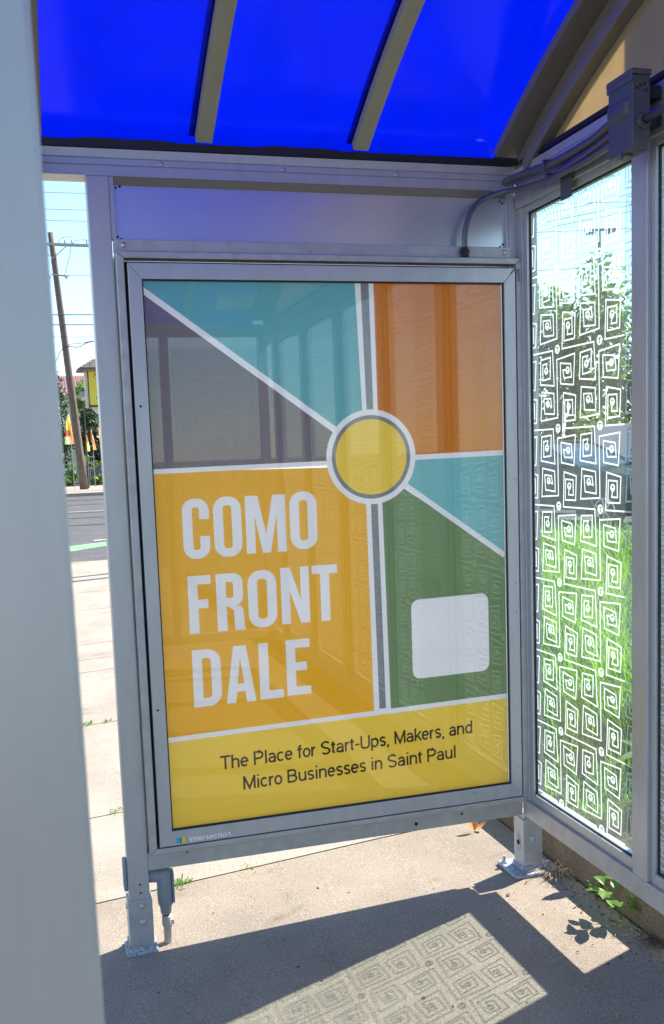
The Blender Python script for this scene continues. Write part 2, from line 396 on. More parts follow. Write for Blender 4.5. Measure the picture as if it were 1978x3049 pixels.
# planted bank behind the glass, its brown kerb, pale kerb and the side street
kb = MB(); kb.box(.155, .29, -9, 1.6, -.3, .118)
tag(kb.build('brown_kerb', M['kerb'], bevel=.012), kind='structure')
E2 = Vector((.77, -.638, 0)).normalized(); N2 = Vector((.638, .77, 0)).normalized(); K0 = Vector((6.15, 9.45, 0))
def kp(a, b, z): p = K0 + E2 * a + N2 * b; return (p.x, p.y, z)
bank = MB(); n = 40
for i in range(n):
    for j in range(24):
        def bp(i, j):
            x = .29 + (11 - .29) * i / n; y = -6 + j * .75
            z = .10 + .06 * smooth((x - .3) / .6) + .02 * math.sin(3 * x + 2 * y) + .015 * math.sin(7 * x - 4 * y)
            d = (Vector((x, y, 0)) - K0).dot(N2)
            if d > 0:
                q = Vector((x, y, 0)) - N2 * d; x, y = q.x, q.y
            return (x, y, z)
        bank.add([bp(i, j), bp(i + 1, j), bp(i + 1, j + 1), bp(i, j + 1)], [(0, 1, 2, 3)])
tag(bank.build('planted_bank', M['soil'], fixn=False), kind='structure')
pk = MB(); c = K0 + N2 * .18 + E2 * 6
pk.obox((c.x, c.y, .02), E2 * 10, N2 * .17, (0, 0, .2))
tag(pk.build('pale_kerb', M['pale_kerb'], bevel=.015), kind='structure')
ss = MB(); ss.add([kp(-4, .35, 0.006), kp(25, .35, 0.006), kp(25, 9, 0.006), kp(-4, 9, 0.006)], [(0, 1, 2, 3)])
tag(ss.build('side_street', M['asphalt']), kind='structure')

# ------------------------------------------------------------------ bus shelter
SH = thing('bus_shelter', (-.75, -1.85, -.03), 'grey metal bus shelter with blue vaulted roof and etched glass walls', 'bus shelter')
LEN = 3.7
def beam_prof(): # (out, z): out = 0 inner face, positive outward
    return [(0, 2.345), (0, 2.373), (.003, 2.375), (.0, 2.377), (0, 2.393), (.003, 2.395), (0, 2.397), (-.003, 2.42), (.02, 2.42), (.02, 2.428), (.075, 2.428), (.075, 2.345)]
b = MB().extr(beam_prof(), lambda p, q, t: (t, p, q), -1.60, .0); bmE = b.build('end_beam', M['paint'], SH)
for x in (-1.159, -.786, -.414): screw(bmE, (x, -.0005, 2.383), (0, -1, 0), .0065)
for dx in (-.012, -.028): screw(bmE, (dx, -.001, 2.41), (0, -1, 0), .003)
b = MB().extr(beam_prof(), lambda p, q, t: (t, -LEN - p, q), -1.60, .0); b.build('end_beam', M['paint'], SH)
b = MB().extr([(p, q - .012) for p, q in beam_prof()], lambda p, q, t: (p, t, q), -LEN - .07, -.0); bmR = b.build('wall_beam', M['paint'], SH)
screw(bmR, (-.001, -.012, 2.402), (-1, 0, 0), .003)
MB().box(.0, .05, -LEN, .0, 2.285, 2.333).build('wall_beam_trim', M['paint'], SH, bevel=.002)
MB().box(-1.60, -1.53, -LEN, -.0, 2.345, 2.42).build('front_beam', M['paint'], SH, bevel=.002)
# gutter lip, its shade put in as black, with blobs of sealant
g = MB().box(-1.53, .07, .012, .06, 2.4285, 2.450)
g.box(-1.53, .07, .06, .085, 2.4285, 2.50); g.build('gutter', M['black'], SH)
for x0, x1, h in ((-1.42, -1.11, .006), (-.86, -.6, .006)):
    n = 14; vs = []; g = MB()
    for i in range(n + 1):
        t = i / n; x = x0 + (x1 - x0) * t; hh = h * math.sin(math.pi * t) ** .5 * (1 + .25 * math.sin(9 * t))
        vs += [(x, .014, 2.448), (x, .014, 2.4505 + hh), (x, .03, 2.448), (x, .03, 2.4505 + hh)]
    for i in range(n):
        a = i * 4; g.add([vs[a], vs[a + 4], vs[a + 5], vs[a + 1], vs[a + 2], vs[a + 6], vs[a + 7], vs[a + 3]], [(0, 1, 2, 3), (4, 7, 6, 5), (3, 2, 6, 7)])
    g.build('lip_black', M['black'], SH)
# vault
R0 = 3.592; YC = -1.85; ZC = 2.45 - R0 * math.cos(R(31)); TH = 31.0
def arc(r, t): th = R(-TH + 2 * TH * t); return (YC - r * math.sin(th), ZC + r * math.cos(th))   # t=0 at Y=0 side
def arc_band(x0, x1, r0, r1, n=40, t0=0, t1=1, mb=None, mi=0):
    mb = mb or MB(); vs = []
    for i in range(n + 1):
        t = t0 + (t1 - t0) * i / n
        ya, za = arc(r0, t); yb, zb = arc(r1, t)
        vs += [(x0, ya, za), (x1, ya, za), (x1, yb, zb), (x0, yb, zb)]
    fs = []
    for i in range(n):
        a = i * 4
        for k in range(4): fs.append((a + k, a + (k + 1) % 4, a + 4 + (k + 1) % 4, a + 4 + k))
    fs += [(0, 1, 2, 3), (4 * n + 3, 4 * n + 2, 4 * n + 1, 4 * n)]
    return mb.add(vs, fs, mi)
edges = [(-1.515, -1.035), (-1.045, -.535), (-.545, -.05)]
for x0, x1 in edges:
    vs = []; fs = []; n = 48
    for i in range(n + 1):
        y, z = arc(R0 + .032, -.022 + 1.044 * i / n); vs += [(x0 + .001, y, z), (x1 - .001, y, z)]
    for i in range(n): fs.append((2 * i, 2 * i + 1, 2 * i + 3, 2 * i + 2))
    MB().add(vs, fs).build('roof_pane', M['roof'], SH, smooth=True, fixn=False)
for x in (-1.0265, -.530):
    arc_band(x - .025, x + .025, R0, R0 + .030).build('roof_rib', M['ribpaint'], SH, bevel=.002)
    arc_band(x - .03, x + .03, R0 + .034, R0 + .046).build('roof_cap', M['paint'], SH)
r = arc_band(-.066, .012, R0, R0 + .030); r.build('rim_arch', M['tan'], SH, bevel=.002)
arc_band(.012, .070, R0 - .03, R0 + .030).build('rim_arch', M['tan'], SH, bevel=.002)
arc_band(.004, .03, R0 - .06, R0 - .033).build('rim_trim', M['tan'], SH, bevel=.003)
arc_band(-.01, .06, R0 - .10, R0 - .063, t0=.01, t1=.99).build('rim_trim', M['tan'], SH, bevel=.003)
arc_band(-.012, .07, R0 + .034, R0 + .05).build('roof_cap', M['paint'], SH)
arc_band(-1.58, -1.497, R0, R0 + .030).build('rim_arch', M['tan'], SH, bevel=.002)
arc_band(-1.60, -1.51, R0 + .034, R0 + .05).build('roof_cap', M['paint'], SH)
# gable sheet
gp = [(-.03, 2.435)] + [arc(R0 - .068, i / 30) for i in range(1, 30)] + [(-LEN + .03, 2.435)]
gp = [(y, z) for y, z in gp if z >= 2.434]
MB().extr(gp, lambda p, q, t: (t, p, q), .030, .034).build('gable_panel', M['gable'], SH)
gb = MB().extr([(-.03, 2.434), (-LEN + .03, 2.434), (-LEN + .03, 2.420), (-.03, 2.420)], lambda p, q, t: (t, p, q), .003, .06); gb.build('gable_gasket', M['black'], SH)

# pale light fixture under the far end of the vault (seen mirrored in the poster glass)
lf0, lf1 = arc(R0 - .004, .925), arc(R0 - .004, .955)
lfx = MB().add([(x, y, z - dz) for dz in (.0, .03) for x, (y, z) in ((-.345, lf0), (-.095, lf0), (-.095, lf1), (-.345, lf1))], [(3, 2, 1, 0), (4, 5, 6, 7), (0, 1, 5, 4), (1, 2, 6, 5), (2, 3, 7, 6), (3, 0, 4, 7)]).build('light_fixture', mat_plain('fixture_white', (.85, .85, .83), .4), SH, bevel=.004)
# posts
def post(x0, x1, y0, y1, z0, z1, leg=True, name='post'):
    p = MB().box(x0, x1, y0, y1, z0, z1).build(name, M['paint'], SH, bevel=.0025)
    return p
def leg(x0, x1, y0, y1, plate=True, ex=.006, zt=.128, big=.03):
    zb = zg((x0 + x1) / 2, (y0 + y1) / 2)
    l = MB().box(x0 - ex, x1 + ex, y0 - ex, y1 + ex, zb + .008, zt).build('leg', M['paint_dirty'], SH, bevel=.0025)
    MB().box(x0 - ex - big, x1 + ex + big, y0 - ex - big * .6, y1 + ex + big, zb - .004, zb + .010).build('base_plate', M['weld'], l, bevel=.003)
    w = MB(); rr = random.Random(5)
    cx, cy = (x0 + x1) / 2, (y0 + y1) / 2; hx, hy = (x1 - x0) / 2 + ex, (y1 - y0) / 2 + ex
    pr = [(cx - hx - .004, cy - hy - .005), (cx + hx + .004, cy - hy - .005), (cx + hx + .004, cy + hy + .005), (cx - hx - .004, cy + hy + .005)]
    n = 10; top = []; bot = []
    for k in range(4):
        a, b2 = Vector(pr[k]), Vector(pr[(k + 1) % 4])
        for i in range(n):
            q = a.lerp(b2, i / n); top.append((cx + (q.x - cx) * .955, cy + (q.y - cy) * .955, zb + .022 + rr.uniform(-.006, .007))); bot.append((q.x, q.y, zb + .0105))
    m = len(top); w.add(bot + top, [(i, (i + 1) % m, m + (i + 1) % m, m + i) for i in range(m)]); w.build('weld_bead', M['weld'], l, smooth=True)
    return l
lp = post(-1.381, -1.316, 0, .066, -.03, 2.345)
for z in (.150, .178): hole(lp, (-1.345, -.0005, z), (0, -1, 0), .0032)
ll = leg(-1.381, -1.316, 0, .066, zt=.128, big=.012)
for z, r_ in ((.108, .009), (.055, .0105)): screw(ll, (-1.343, -.0065, z), (0, -1, 0), r_, 'bolt', 'paint')
screw(ll, (-1.3875, .03, .10), (-1, 0, 0), .009, 'bolt', 'paint')
cp = post(-.022, .066, .003, .066, .279, 2.345, name='corner_post')
hole(cp, (.012, .0025, 2.145), (0, -1, 0), .003)
for z in (.9, 1.55): hole(cp, (.02, .0025, z), (0, -1, 0), .002)
cl = leg(.006, .068, .006, .066, zt=.196, ex=.006, big=.045)
MB().box(.008, .066, .008, .064, .196, .2175).build('post', M['paint'], SH)
screw(cl, (.037, -.001, .125), (0, -1, 0), .0105, 'bolt', 'paint')
MB().lathe((-.001, .036, .105), (-1, 0, 0), [(.009, .0), (.009, .0012), (0, .0012)], 16).build('bolt_hole', M['hole'], cl)
MB().add([(-.0008, .036 + a * .016, .105 + b * .026) for a, b in ((-.6, -1.2), (.5, -1.5), (.95, -.2), (.6, .7), (.2, 1.7), (-.3, 1.1), (-1, .3))], [tuple(range(7))]).build('scraped_patch', M['weld'], cl)
for (x, y) in ((.095, .0), (-.03, .09)):
    zb = 0.006
    MB().lathe((x, y, zb), (0, 0, 1), [(.013, 0), (.013, .009), (.007, .009), (.007, .03), (0, .03)], 6).build('anchor_bolt', M['bolt'], cl)
# rails
br = MB().box(-1.316, -.0005, .0, .066, .218, .2765).build('bottom_rail', M['paint_dirty'], SH, bevel=.0025)
for x, z, r_ in ((-.405, .243, .006), (-.235, .255, .004), (-1.19, .262, .0028), (-.96, .27, .0024), (-.86, .268, .002)): hole(br, (x, -.0005, z), (0, -1, 0), r_)
rr_ = MB().box(.0, .068, -LEN, -.0, .218, .279).build('bottom_rail', M['paint_dirty'], SH, bevel=.0025)
# header over the ad case
MB().box(-1.302, -.03, .018, .022, 2.150, 2.335).build('header_panel', M['panel'], SH)
for (x, z) in ((-1.295, 2.316), (-1.283, 2.320), (-1.297, 2.175), (-1.287, 2.169), (-.036, 2.178), (-.046, 2.170), (-.036, 2.31), (-.045, 2.316)):
    hole(SH, (x, .0178, z), (0, -1, 0), .0035)
for a_, b_ in ((-1.3155, -1.302), (-.03, -.0225)): MB().box(a_, b_, .004, .03, 2.164, 2.345).build('header_trim', M['paint'], SH, bevel=.0015)
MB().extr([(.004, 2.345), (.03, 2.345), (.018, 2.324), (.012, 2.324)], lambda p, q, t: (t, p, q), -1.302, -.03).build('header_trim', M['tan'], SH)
hr = MB().box(-1.312, -.0225, -.012, .03, 2.128, 2.163).build('header_rail', M['paint_dirty'], SH, bevel=.002)
for x in (-1.284, -.046): screw(hr, (x, -.0125, 2.146), (0, -1, 0), .0085)
# right wall bays
def frame(y0, y1, z0, z1, w=.022, x0=.012, x1=.05):
    fb = MB()
    o = [(y0, z0), (y1, z0), (y1, z1), (y0, z1)]; i_ = [(y0 + w, z0 + w * 1.6), (y1 - w, z0 + w * 1.6), (y1 - w, z1 - w), (y0 + w, z1 - w)]
    for k in range(4):
        a, b2, c2, d = o[k], o[(k + 1) % 4], i_[(k + 1) % 4], i_[k]
        fb.extr([a, b2, c2, d], lambda p, q, t: (t, p, q), x0, x1)
    return fb
# etched pattern ---------------------------------------------------
CU, CV = .2345, .2465
T0 = (.213, 1.070)
def nrm(p):
    u, v = -p[0], p[1]; u2 = u - T0[0] + .024 * (v - T0[1]); v2 = v - T0[1] - .055 * (u - T0[0]); return (u2, v2)
A_ = [(-.245, 1.325), (-.241, 1.070), (-.418, 1.080), (-.429, .970), (-.342, .975), (-.345, 1.053), (-.405, 1.06), (-.404, .994), (-.359, .988), (-.358, 1.038), (-.384, 1.041), (-.381, 1.03)]
B_ = [(-.21, 1.038), (-.314, 1.052), (-.308, .958), (-.234, .963), (-.231, 1.026), (-.291, 1.022), (-.297, .982), (-.253, .98), (-.247, 1.004), (-.264, 1.004)]
C_ = [(-.236, .934), (-.321, .926), (-.318, .851), (-.258, .847), (-.259, .912), (-.303, .913), (-.305, .866), (-.277, .865), (-.280, .880)]
D_ = [(-.441, 1.052), (-.451, .87), (-.347, .858), (-.352, .951), (-.427, .946), (-.431, .881), (-.371, .882), (-.365, .93), (-.408, .93), (-.414, .905), (-.402, .907)]
A_, B_, C_, D_ = [[nrm(p) for p in q] for q in (A_, B_, C_, D_)]
CEN = [nrm(p) for p in ((-.379, 1.018), (-.274, 1.003), (-.281, .892), (-.39, .913))]
P1 = C_[::-1] + [(p[0], p[1] - CV) for p in A_[1:]]
P1[len(C_) - 1] = (A_[0][0] - .004, C_[0][1])
P2 = D_[::-1][:-1] + [(p[0] + CU, p[1]) for p in B_]
def stroke(pts, w):
    n = len(pts); L = []; Rr = []
    for i in range(n):
        p = Vector(pts[i]); a = Vector(pts[max(i - 1, 0)]); c2 = Vector(pts[min(i + 1, n - 1)])
        d1 = (p - a).normalized() if i else (c2 - p).normalized(); d2 = (c2 - p).normalized() if i < n - 1 else d1
        n1 = Vector((-d1.y, d1.x)); n2 = Vector((-d2.y, d2.x)); m = (n1 + n2)
        if m.length < .2: m = n1
        m.normalize(); k = w / 2 / max(.35, m.dot(n1)); L.append(p + m * k); Rr.append(p - m * k)
    return L, Rr
def circ(c, r, n=18, rev=False, sy=1.0):
    q = [(c[0] + r * math.cos(2 * math.pi * k / n), c[1] + r * sy * math.sin(2 * math.pi * k / n)) for k in range(n)]
    return q[::-1] if rev else q
def rect(c, w, h, rev=True):
    q = [(c[0] - w / 2, c[1] - h / 2), (c[0] + w / 2, c[1] - h / 2), (c[0] + w / 2, c[1] + h / 2), (c[0] - w / 2, c[1] + h / 2)]
    return q[::-1] if rev else q
def etch_mesh(y_hi, y_lo, z0, z1, x, seed=0, axis='x'):
    mb = MB(); fn = lambda u, v: (x, -u, v)
    u_lo, u_hi = -y_hi, -y_lo
    w = .0049; rr = random.Random(seed)
    for i in range(int((u_lo - T0[0]) / CU) - 2, int((u_hi - T0[0]) / CU) + 2):
        for j in range(int((z0 - T0[1]) / CV) - 2, int((z1 - T0[1]) / CV) + 3):
            ou, ov = T0[0] + i * CU, T0[1] + j * CV
            tr = lambda q: [(p[0] + ou, p[1] + ov) for p in q]
            for pth in (P1, P2):
                L, Rr = stroke(tr(pth), w)
                for k in range(len(L) - 1): mb.add([fn(*L[k]), fn(*Rr[k]), fn(*Rr[k + 1]), fn(*L[k + 1])], [(0, 1, 2, 3)])
            r = .0145
            tT = [(ou - .0085, ov + .007), (ou + .0085, ov + .007), (ou + .0085, ov + .0035), (ou + .002, ov + .0035), (ou + .002, ov - .0105), (ou - .002, ov - .0105), (ou - .002, ov + .0035), (ou - .0085, ov + .0035)]
            mb.poly([circ((ou, ov), r), tT[::-1]], fn)
            for ci, cc in enumerate(CEN):
                c2 = (cc[0] + ou, cc[1] + ov); rb = .0118
                holes = [rect((c2[0], c2[1] + .0025), .0105, .005), rect((c2[0] - .0035, c2[1] - .0045), .003, .0022), rect((c2[0] + .0035, c2[1] - .0045), .003, .0022), rect((c2[0], c2[1] + .0072), .006, .0013), rect((c2[0], c2[1] - .0082), .007, .0012)]
                mb.poly([circ(c2, rb)] + holes, fn)
    o_v, o_f = mb.v, mb.f
    bm = bmesh.new(); vs = [bm.verts.new(v) for v in o_v]
    for f in o_f:
        try: bm.faces.new([vs[k] for k in f])
        except ValueError: pass
    for co, no in (((x, y_hi, 0), (0, 1, 0)), ((x, y_lo, 0), (0, -1, 0)), ((x, 0, z0), (0, 0, -1)), ((x, 0, z1), (0, 0, 1))):
        bmesh.ops.bisect_plane(bm, geom=bm.verts[:] + bm.edges[:] + bm.faces[:], plane_co=co, plane_no=no, clear_outer=True)
    out = MB(); bm.verts.index_update()
    out.add([v.co[:] for v in bm.verts], [[v.index for v in f.verts] for f in bm.faces]); bm.free()
    return out
bays = [(-.035, -.645)] + [(-.712 - .683 * k, -.712 - .683 * k - .616) for k in range(4)]
Z0, Z1 = .279, 2.285
for k, (ya, yb) in enumerate(bays):
    frame(yb, ya, Z0, Z1, .020).build('window_frame', M['paint'], SH, bevel=.0015)
    gk = MB(); w = .020
    gk.extr([(yb + w, Z0 + .032), (ya - w, Z0 + .032), (ya - w, Z1 - w), (yb + w, Z1 - w)], lambda p, q, t: (t, p, q), .030, .030)
    pane = MB().box(.0275, .0355, yb + .008, ya - .008, Z0 + .01, Z1 - .008).build('glass_pane', M['glass'], SH)
    e = etch_mesh(ya - .008, yb + .008, Z0 + .012, Z1 - .01, .0272, k)
    e.build('etched_pattern', M['etch'], pane, fixn=False)
    gs = MB()
    g0, g1, g2, g3 = yb + .020, ya - .020, Z0 + .032, Z1 - .02
    for (a0, a1, c0, c1) in ((g0, g0 + .004, g2, g3), (g1 - .004, g1, g2, g3), (g0 + .004, g1 - .004, g2, g2 + .004), (g0 + .004, g1 - .004, g3 - .004, g3)):
        gs.box(.021, .0268, a0, a1, c0, c1)
    gs.build('glass_gasket', M['black'], SH)
    post(-.0, .066, yb - .067, yb, .279, 2.333, name='mullion')
    if k == 0:
        sm = MB(); rr_s = random.Random(4)
        for q in range(26):
            t = q / 25; y_, z_ = -.245 - .03 * t + rr_s.uniform(-.006, .006), 1.545 + .085 * t + rr_s.uniform(-.006, .006); r_ = rr_s.uniform(.003, .008)
            sm.add([(.0268, y_ + r_ * .6 * math.cos(a), z_ + r_ * 1.6 * math.sin(a)) for a in (0, 1.1, 2.2, 3.1, 4.2, 5.3)], [(0, 1, 2, 3, 4, 5)])
        sm.build('smear', M['etch'], pane, fixn=False)
# jamb beside the corner post
MB().box(.006, .06, -.035, .0025, .279, 2.285).build('jamb', M['paint'], SH, bevel=.002)
# far end wall of the shelter (behind the viewer)
for x0, x1 in ((-1.40, -.72), (-.66, -.03)):
    pn = MB().box(x0, x1, -LEN - .03, -LEN - .022, .33, 2.27).build('glass_pane', M['glass'], SH)
    em_ = etch_mesh(-(x0 + .02), -(x1 - .02), .35, 2.25, 0, 3)
    em_.v = [(-y, -LEN - .0215, z) for (_, y, z) in em_.v]; em_.build('etched_pattern', M['etch'], pn, fixn=False)
    MB().box(x1, x1 + .06, -LEN - .07, -LEN, .279, 2.345).build('post', M['paint'], SH, bevel=.002)
MB().box(-1.46, -1.40, -LEN - .07, -LEN, -.04, 2.345).build('post', M['paint'], SH, bevel=.002)
MB().box(-1.40, .0, -LEN - .066, -LEN, .218, .279).build('bottom_rail', M['paint'], SH, bevel=.002)
# near front post (out of focus at the left edge)
LEAN = lambda x, z: x - .0082 * (z - 1.15)
np_ = MB().add([(LEAN(x, z), y, z) for z in (-.05, 2.345) for x, y in ((-1.640, -2.52), (-1.5605, -2.52), (-1.5605, -2.45), (-1.640, -2.45))],
               [(3, 2, 1, 0), (4, 5, 6, 7), (0, 1, 5, 4), (1, 2, 6, 5), (2, 3, 7, 6), (3, 0, 4, 7)]).build('front_post', M['paint'], SH, bevel=.003)
MB().box(-1.640, -1.5605, -3.77, -3.705, -.05, 2.345).build('front_post', M['paint'], SH, bevel=.003)

# ------------------------------------------------------------------ advertising case
AD = thing('advertising_case', (-.65, .03, .275), 'tall grey framed advertising case with a glazed yellow and teal poster', 'advertising case')
def ring(mb, x0, x1, z0, z1, wx, wz0, wz1, y0, y1):
    o = [(x0, z0), (x1, z0), (x1, z1), (x0, z1)]; i_ = [(x0 + wx, z0 + wz0), (x1 - wx, z0 + wz0), (x1 - wx, z1 - wz1), (x0 + wx, z1 - wz1)]
    for k in range(4):
        mb.extr([o[k], o[(k + 1) % 4], i_[(k + 1) % 4], i_[k]], lambda p, q, t: (p, t, q), y0, y1)
    return mb
ring(MB(), -1.311, .012, .2775, 2.1265, .024, .018, .020, -.027, .094).build('case_frame', M['paint_dirty'], AD, bevel=.003)
MB().add([(-1.288, .086, .294), (-.01, .086, .294), (-.01, .086, 2.107), (-1.288, .086, 2.107)], [(0, 1, 2, 3)]).build('back_panel', M['acrylic'], AD)
ring(MB(), -1.290, -.006, .292, 2.104, .035, .035, .035, .016, .022).build('gap_light_stop', M['black'], AD)  # added black ring, stops back light leaking through the door gap
door = ring(MB(), -1.2785, -.0175, .3005, 2.0925, .0405, .0475, .0465, -.030, .015).build('door_frame', M['paint'], AD, bevel=.0018)
for (x, z) in ((-1.262, 1.673), (-1.262, .742)): hole(door, (x, -.0305, z), (0, -1, 0), .0036)
for (x, z) in ((-.032, 1.05), (-.03, .95), (-.032, .41), (-.20, .337), (-.09, .345), (-.03, 1.4)): hole(door, (x, -.0305, z), (0, -1, 0), .0018)
MB().tube([(-.034, -.0305, 2.075), (-.02, -.034, 2.089), (-.006, -.032, 2.089), (-.006, -.034, 2.05)], .002, 8).build('latch_wire', M['steel'], AD)
g = ring(MB(), -1.238, -.0585, .348, 2.046, .004, .006, .005, -.024, -.0205); g.build('glass_gasket', M['black'], AD)
MB().box(-1.240, -.0565, -.0195, -.0155, .346, 2.048).build('front_glass', M['caseglass'], AD)
# poster art, flat layers
YP = -.008
class Art:
    # every shape with its layer; cut afterwards into one flat sheet without overlaps
    def __init__(s): s.sh = []; s.names = list(P)
    def add(s, loops, col, lvl, key='poster'):
        for lp in loops: s.sh.append((lp, col, lvl, key))
    def cut(s):
        from mathutils.geometry import delaunay_2d_cdt
        vs = []; fs = []
        for lp, *_ in s.sh:
            a = sum(lp[i - 1][0] * lp[i][1] - lp[i][0] * lp[i - 1][1] for i in range(len(lp)))
            q = lp if a > 0 else lp[::-1]
            fs.append(list(range(len(vs), len(vs) + len(q)))); vs += [Vector(p) for p in q]
        ov, oe, of, _, _, orig = delaunay_2d_cdt(vs, [], fs, 1, 1e-6, True)
        out = {}
        for f, o in zip(of, orig):
            if not o: continue
            k = max(o, key=lambda i: s.sh[i][2]); lp, col, lvl, key = s.sh[k]
            mb = out.setdefault(key, MB()); b = len(mb.v)
            mb.add([(-1.2365 + ov[i].x, YP, .345 + ov[i].y) for i in f], [tuple(range(len(f)))], s.names.index(col))
        return out
art = Art()
U0, U1, V0, V1 = -.004, 1.176, -.004, 1.706
CX, CYy = .7075, 1.150
art.add([[(U0, .29), (.72, .30), (.72, 1.12), (U0, 1.13)]], 'amber', 0)
art.add([[(U0, V0), (U1, V0), (U1, .312), (.72, .306), (.4, .300), (U0, .288)]], 'yellow', 1)
art.add([[(.72, .30), (U1, .31), (U1, .80), (.72, 1.11)]], 'green', 0)
art.add([[(.72, 1.115), (U1, .80), (U1, 1.147), (.72, 1.147)]], 'sky', 0)
art.add([[(.70, 1.147), (U1, 1.147), (U1, V1), (.70, V1)]], 'orange', 0)
art.add([[(U0, 1.13), (.70, 1.13), (.70, V1), (U0, V1)]], 'mauve', 0)
art.add([[(U0, 1.690), (.60, 1.232), (.7, 1.232), (.7, V1), (U0, V1)]], 'teal', 1)
def band(p, q, w0, w1, col, lvl):
    p, q = Vector(p), Vector(q); d = (q - p).normalized(); n = Vector((-d.y, d.x))
    art.add([[tuple(p - n * w0 / 2), tuple(q - n * w1 / 2), tuple(q + n * w1 / 2), tuple(p + n * w0 / 2)]], col, lvl)
band((U0, 1.676), (.66, 1.187), .0185, .0205, 'white', 2)
band((.66, 1.170), (U1, .800), .017, .0185, 'white', 2)
band((U0, 1.1315), (.6, 1.1365), .015, .0145, 'white', 2)
band((.80, 1.1425), (U1, 1.1475), .0165, .0175, 'white', 2)
band((U0, .2915), (U1, .3115), .0155, .0165, 'white', 4)
art.add([[(.690, .31), (.749, .31), (.739, 1.10), (.684, 1.10)]], 'white', 3)
art.add([[(.709, .316), (.732, .316), (.7235, 1.06), (.700, 1.06)]], 'grey', 4)
art.add([[(.669, V1), (.731, V1), (.734, 1.2), (.684, 1.2)]], 'white', 3)
art.add([[(.688, V1), (.715, V1), (.7195, 1.25), (.697, 1.25)]], 'grey', 4)
art.add([circ((CX, CYy), .1525, 72)], 'white', 5)
art.add([circ((CX, CYy), .1345, 72)], 'grey', 6)
art.add([circ((CX, CYy), .1215, 72)], 'yellow', 7)
def rrect(u0, u1, v0, v1, r, n=8):
    q = []
    for cx, cy, a0 in ((u1 - r, v0 + r, -90), (u1 - r, v1 - r, 0), (u0 + r, v1 - r, 90), (u0 + r, v0 + r, 180)):
        q += [(cx + r * math.cos(R(a0 + 90 * k / n)), cy + r * math.sin(R(a0 + 90 * k / n))) for k in range(n + 1)]
    return q
art.add([[(u, v + .004 * (u - .83) / .28) for u, v in rrect(.831, 1.112, .404, .672, .028)]], 'white', 3)
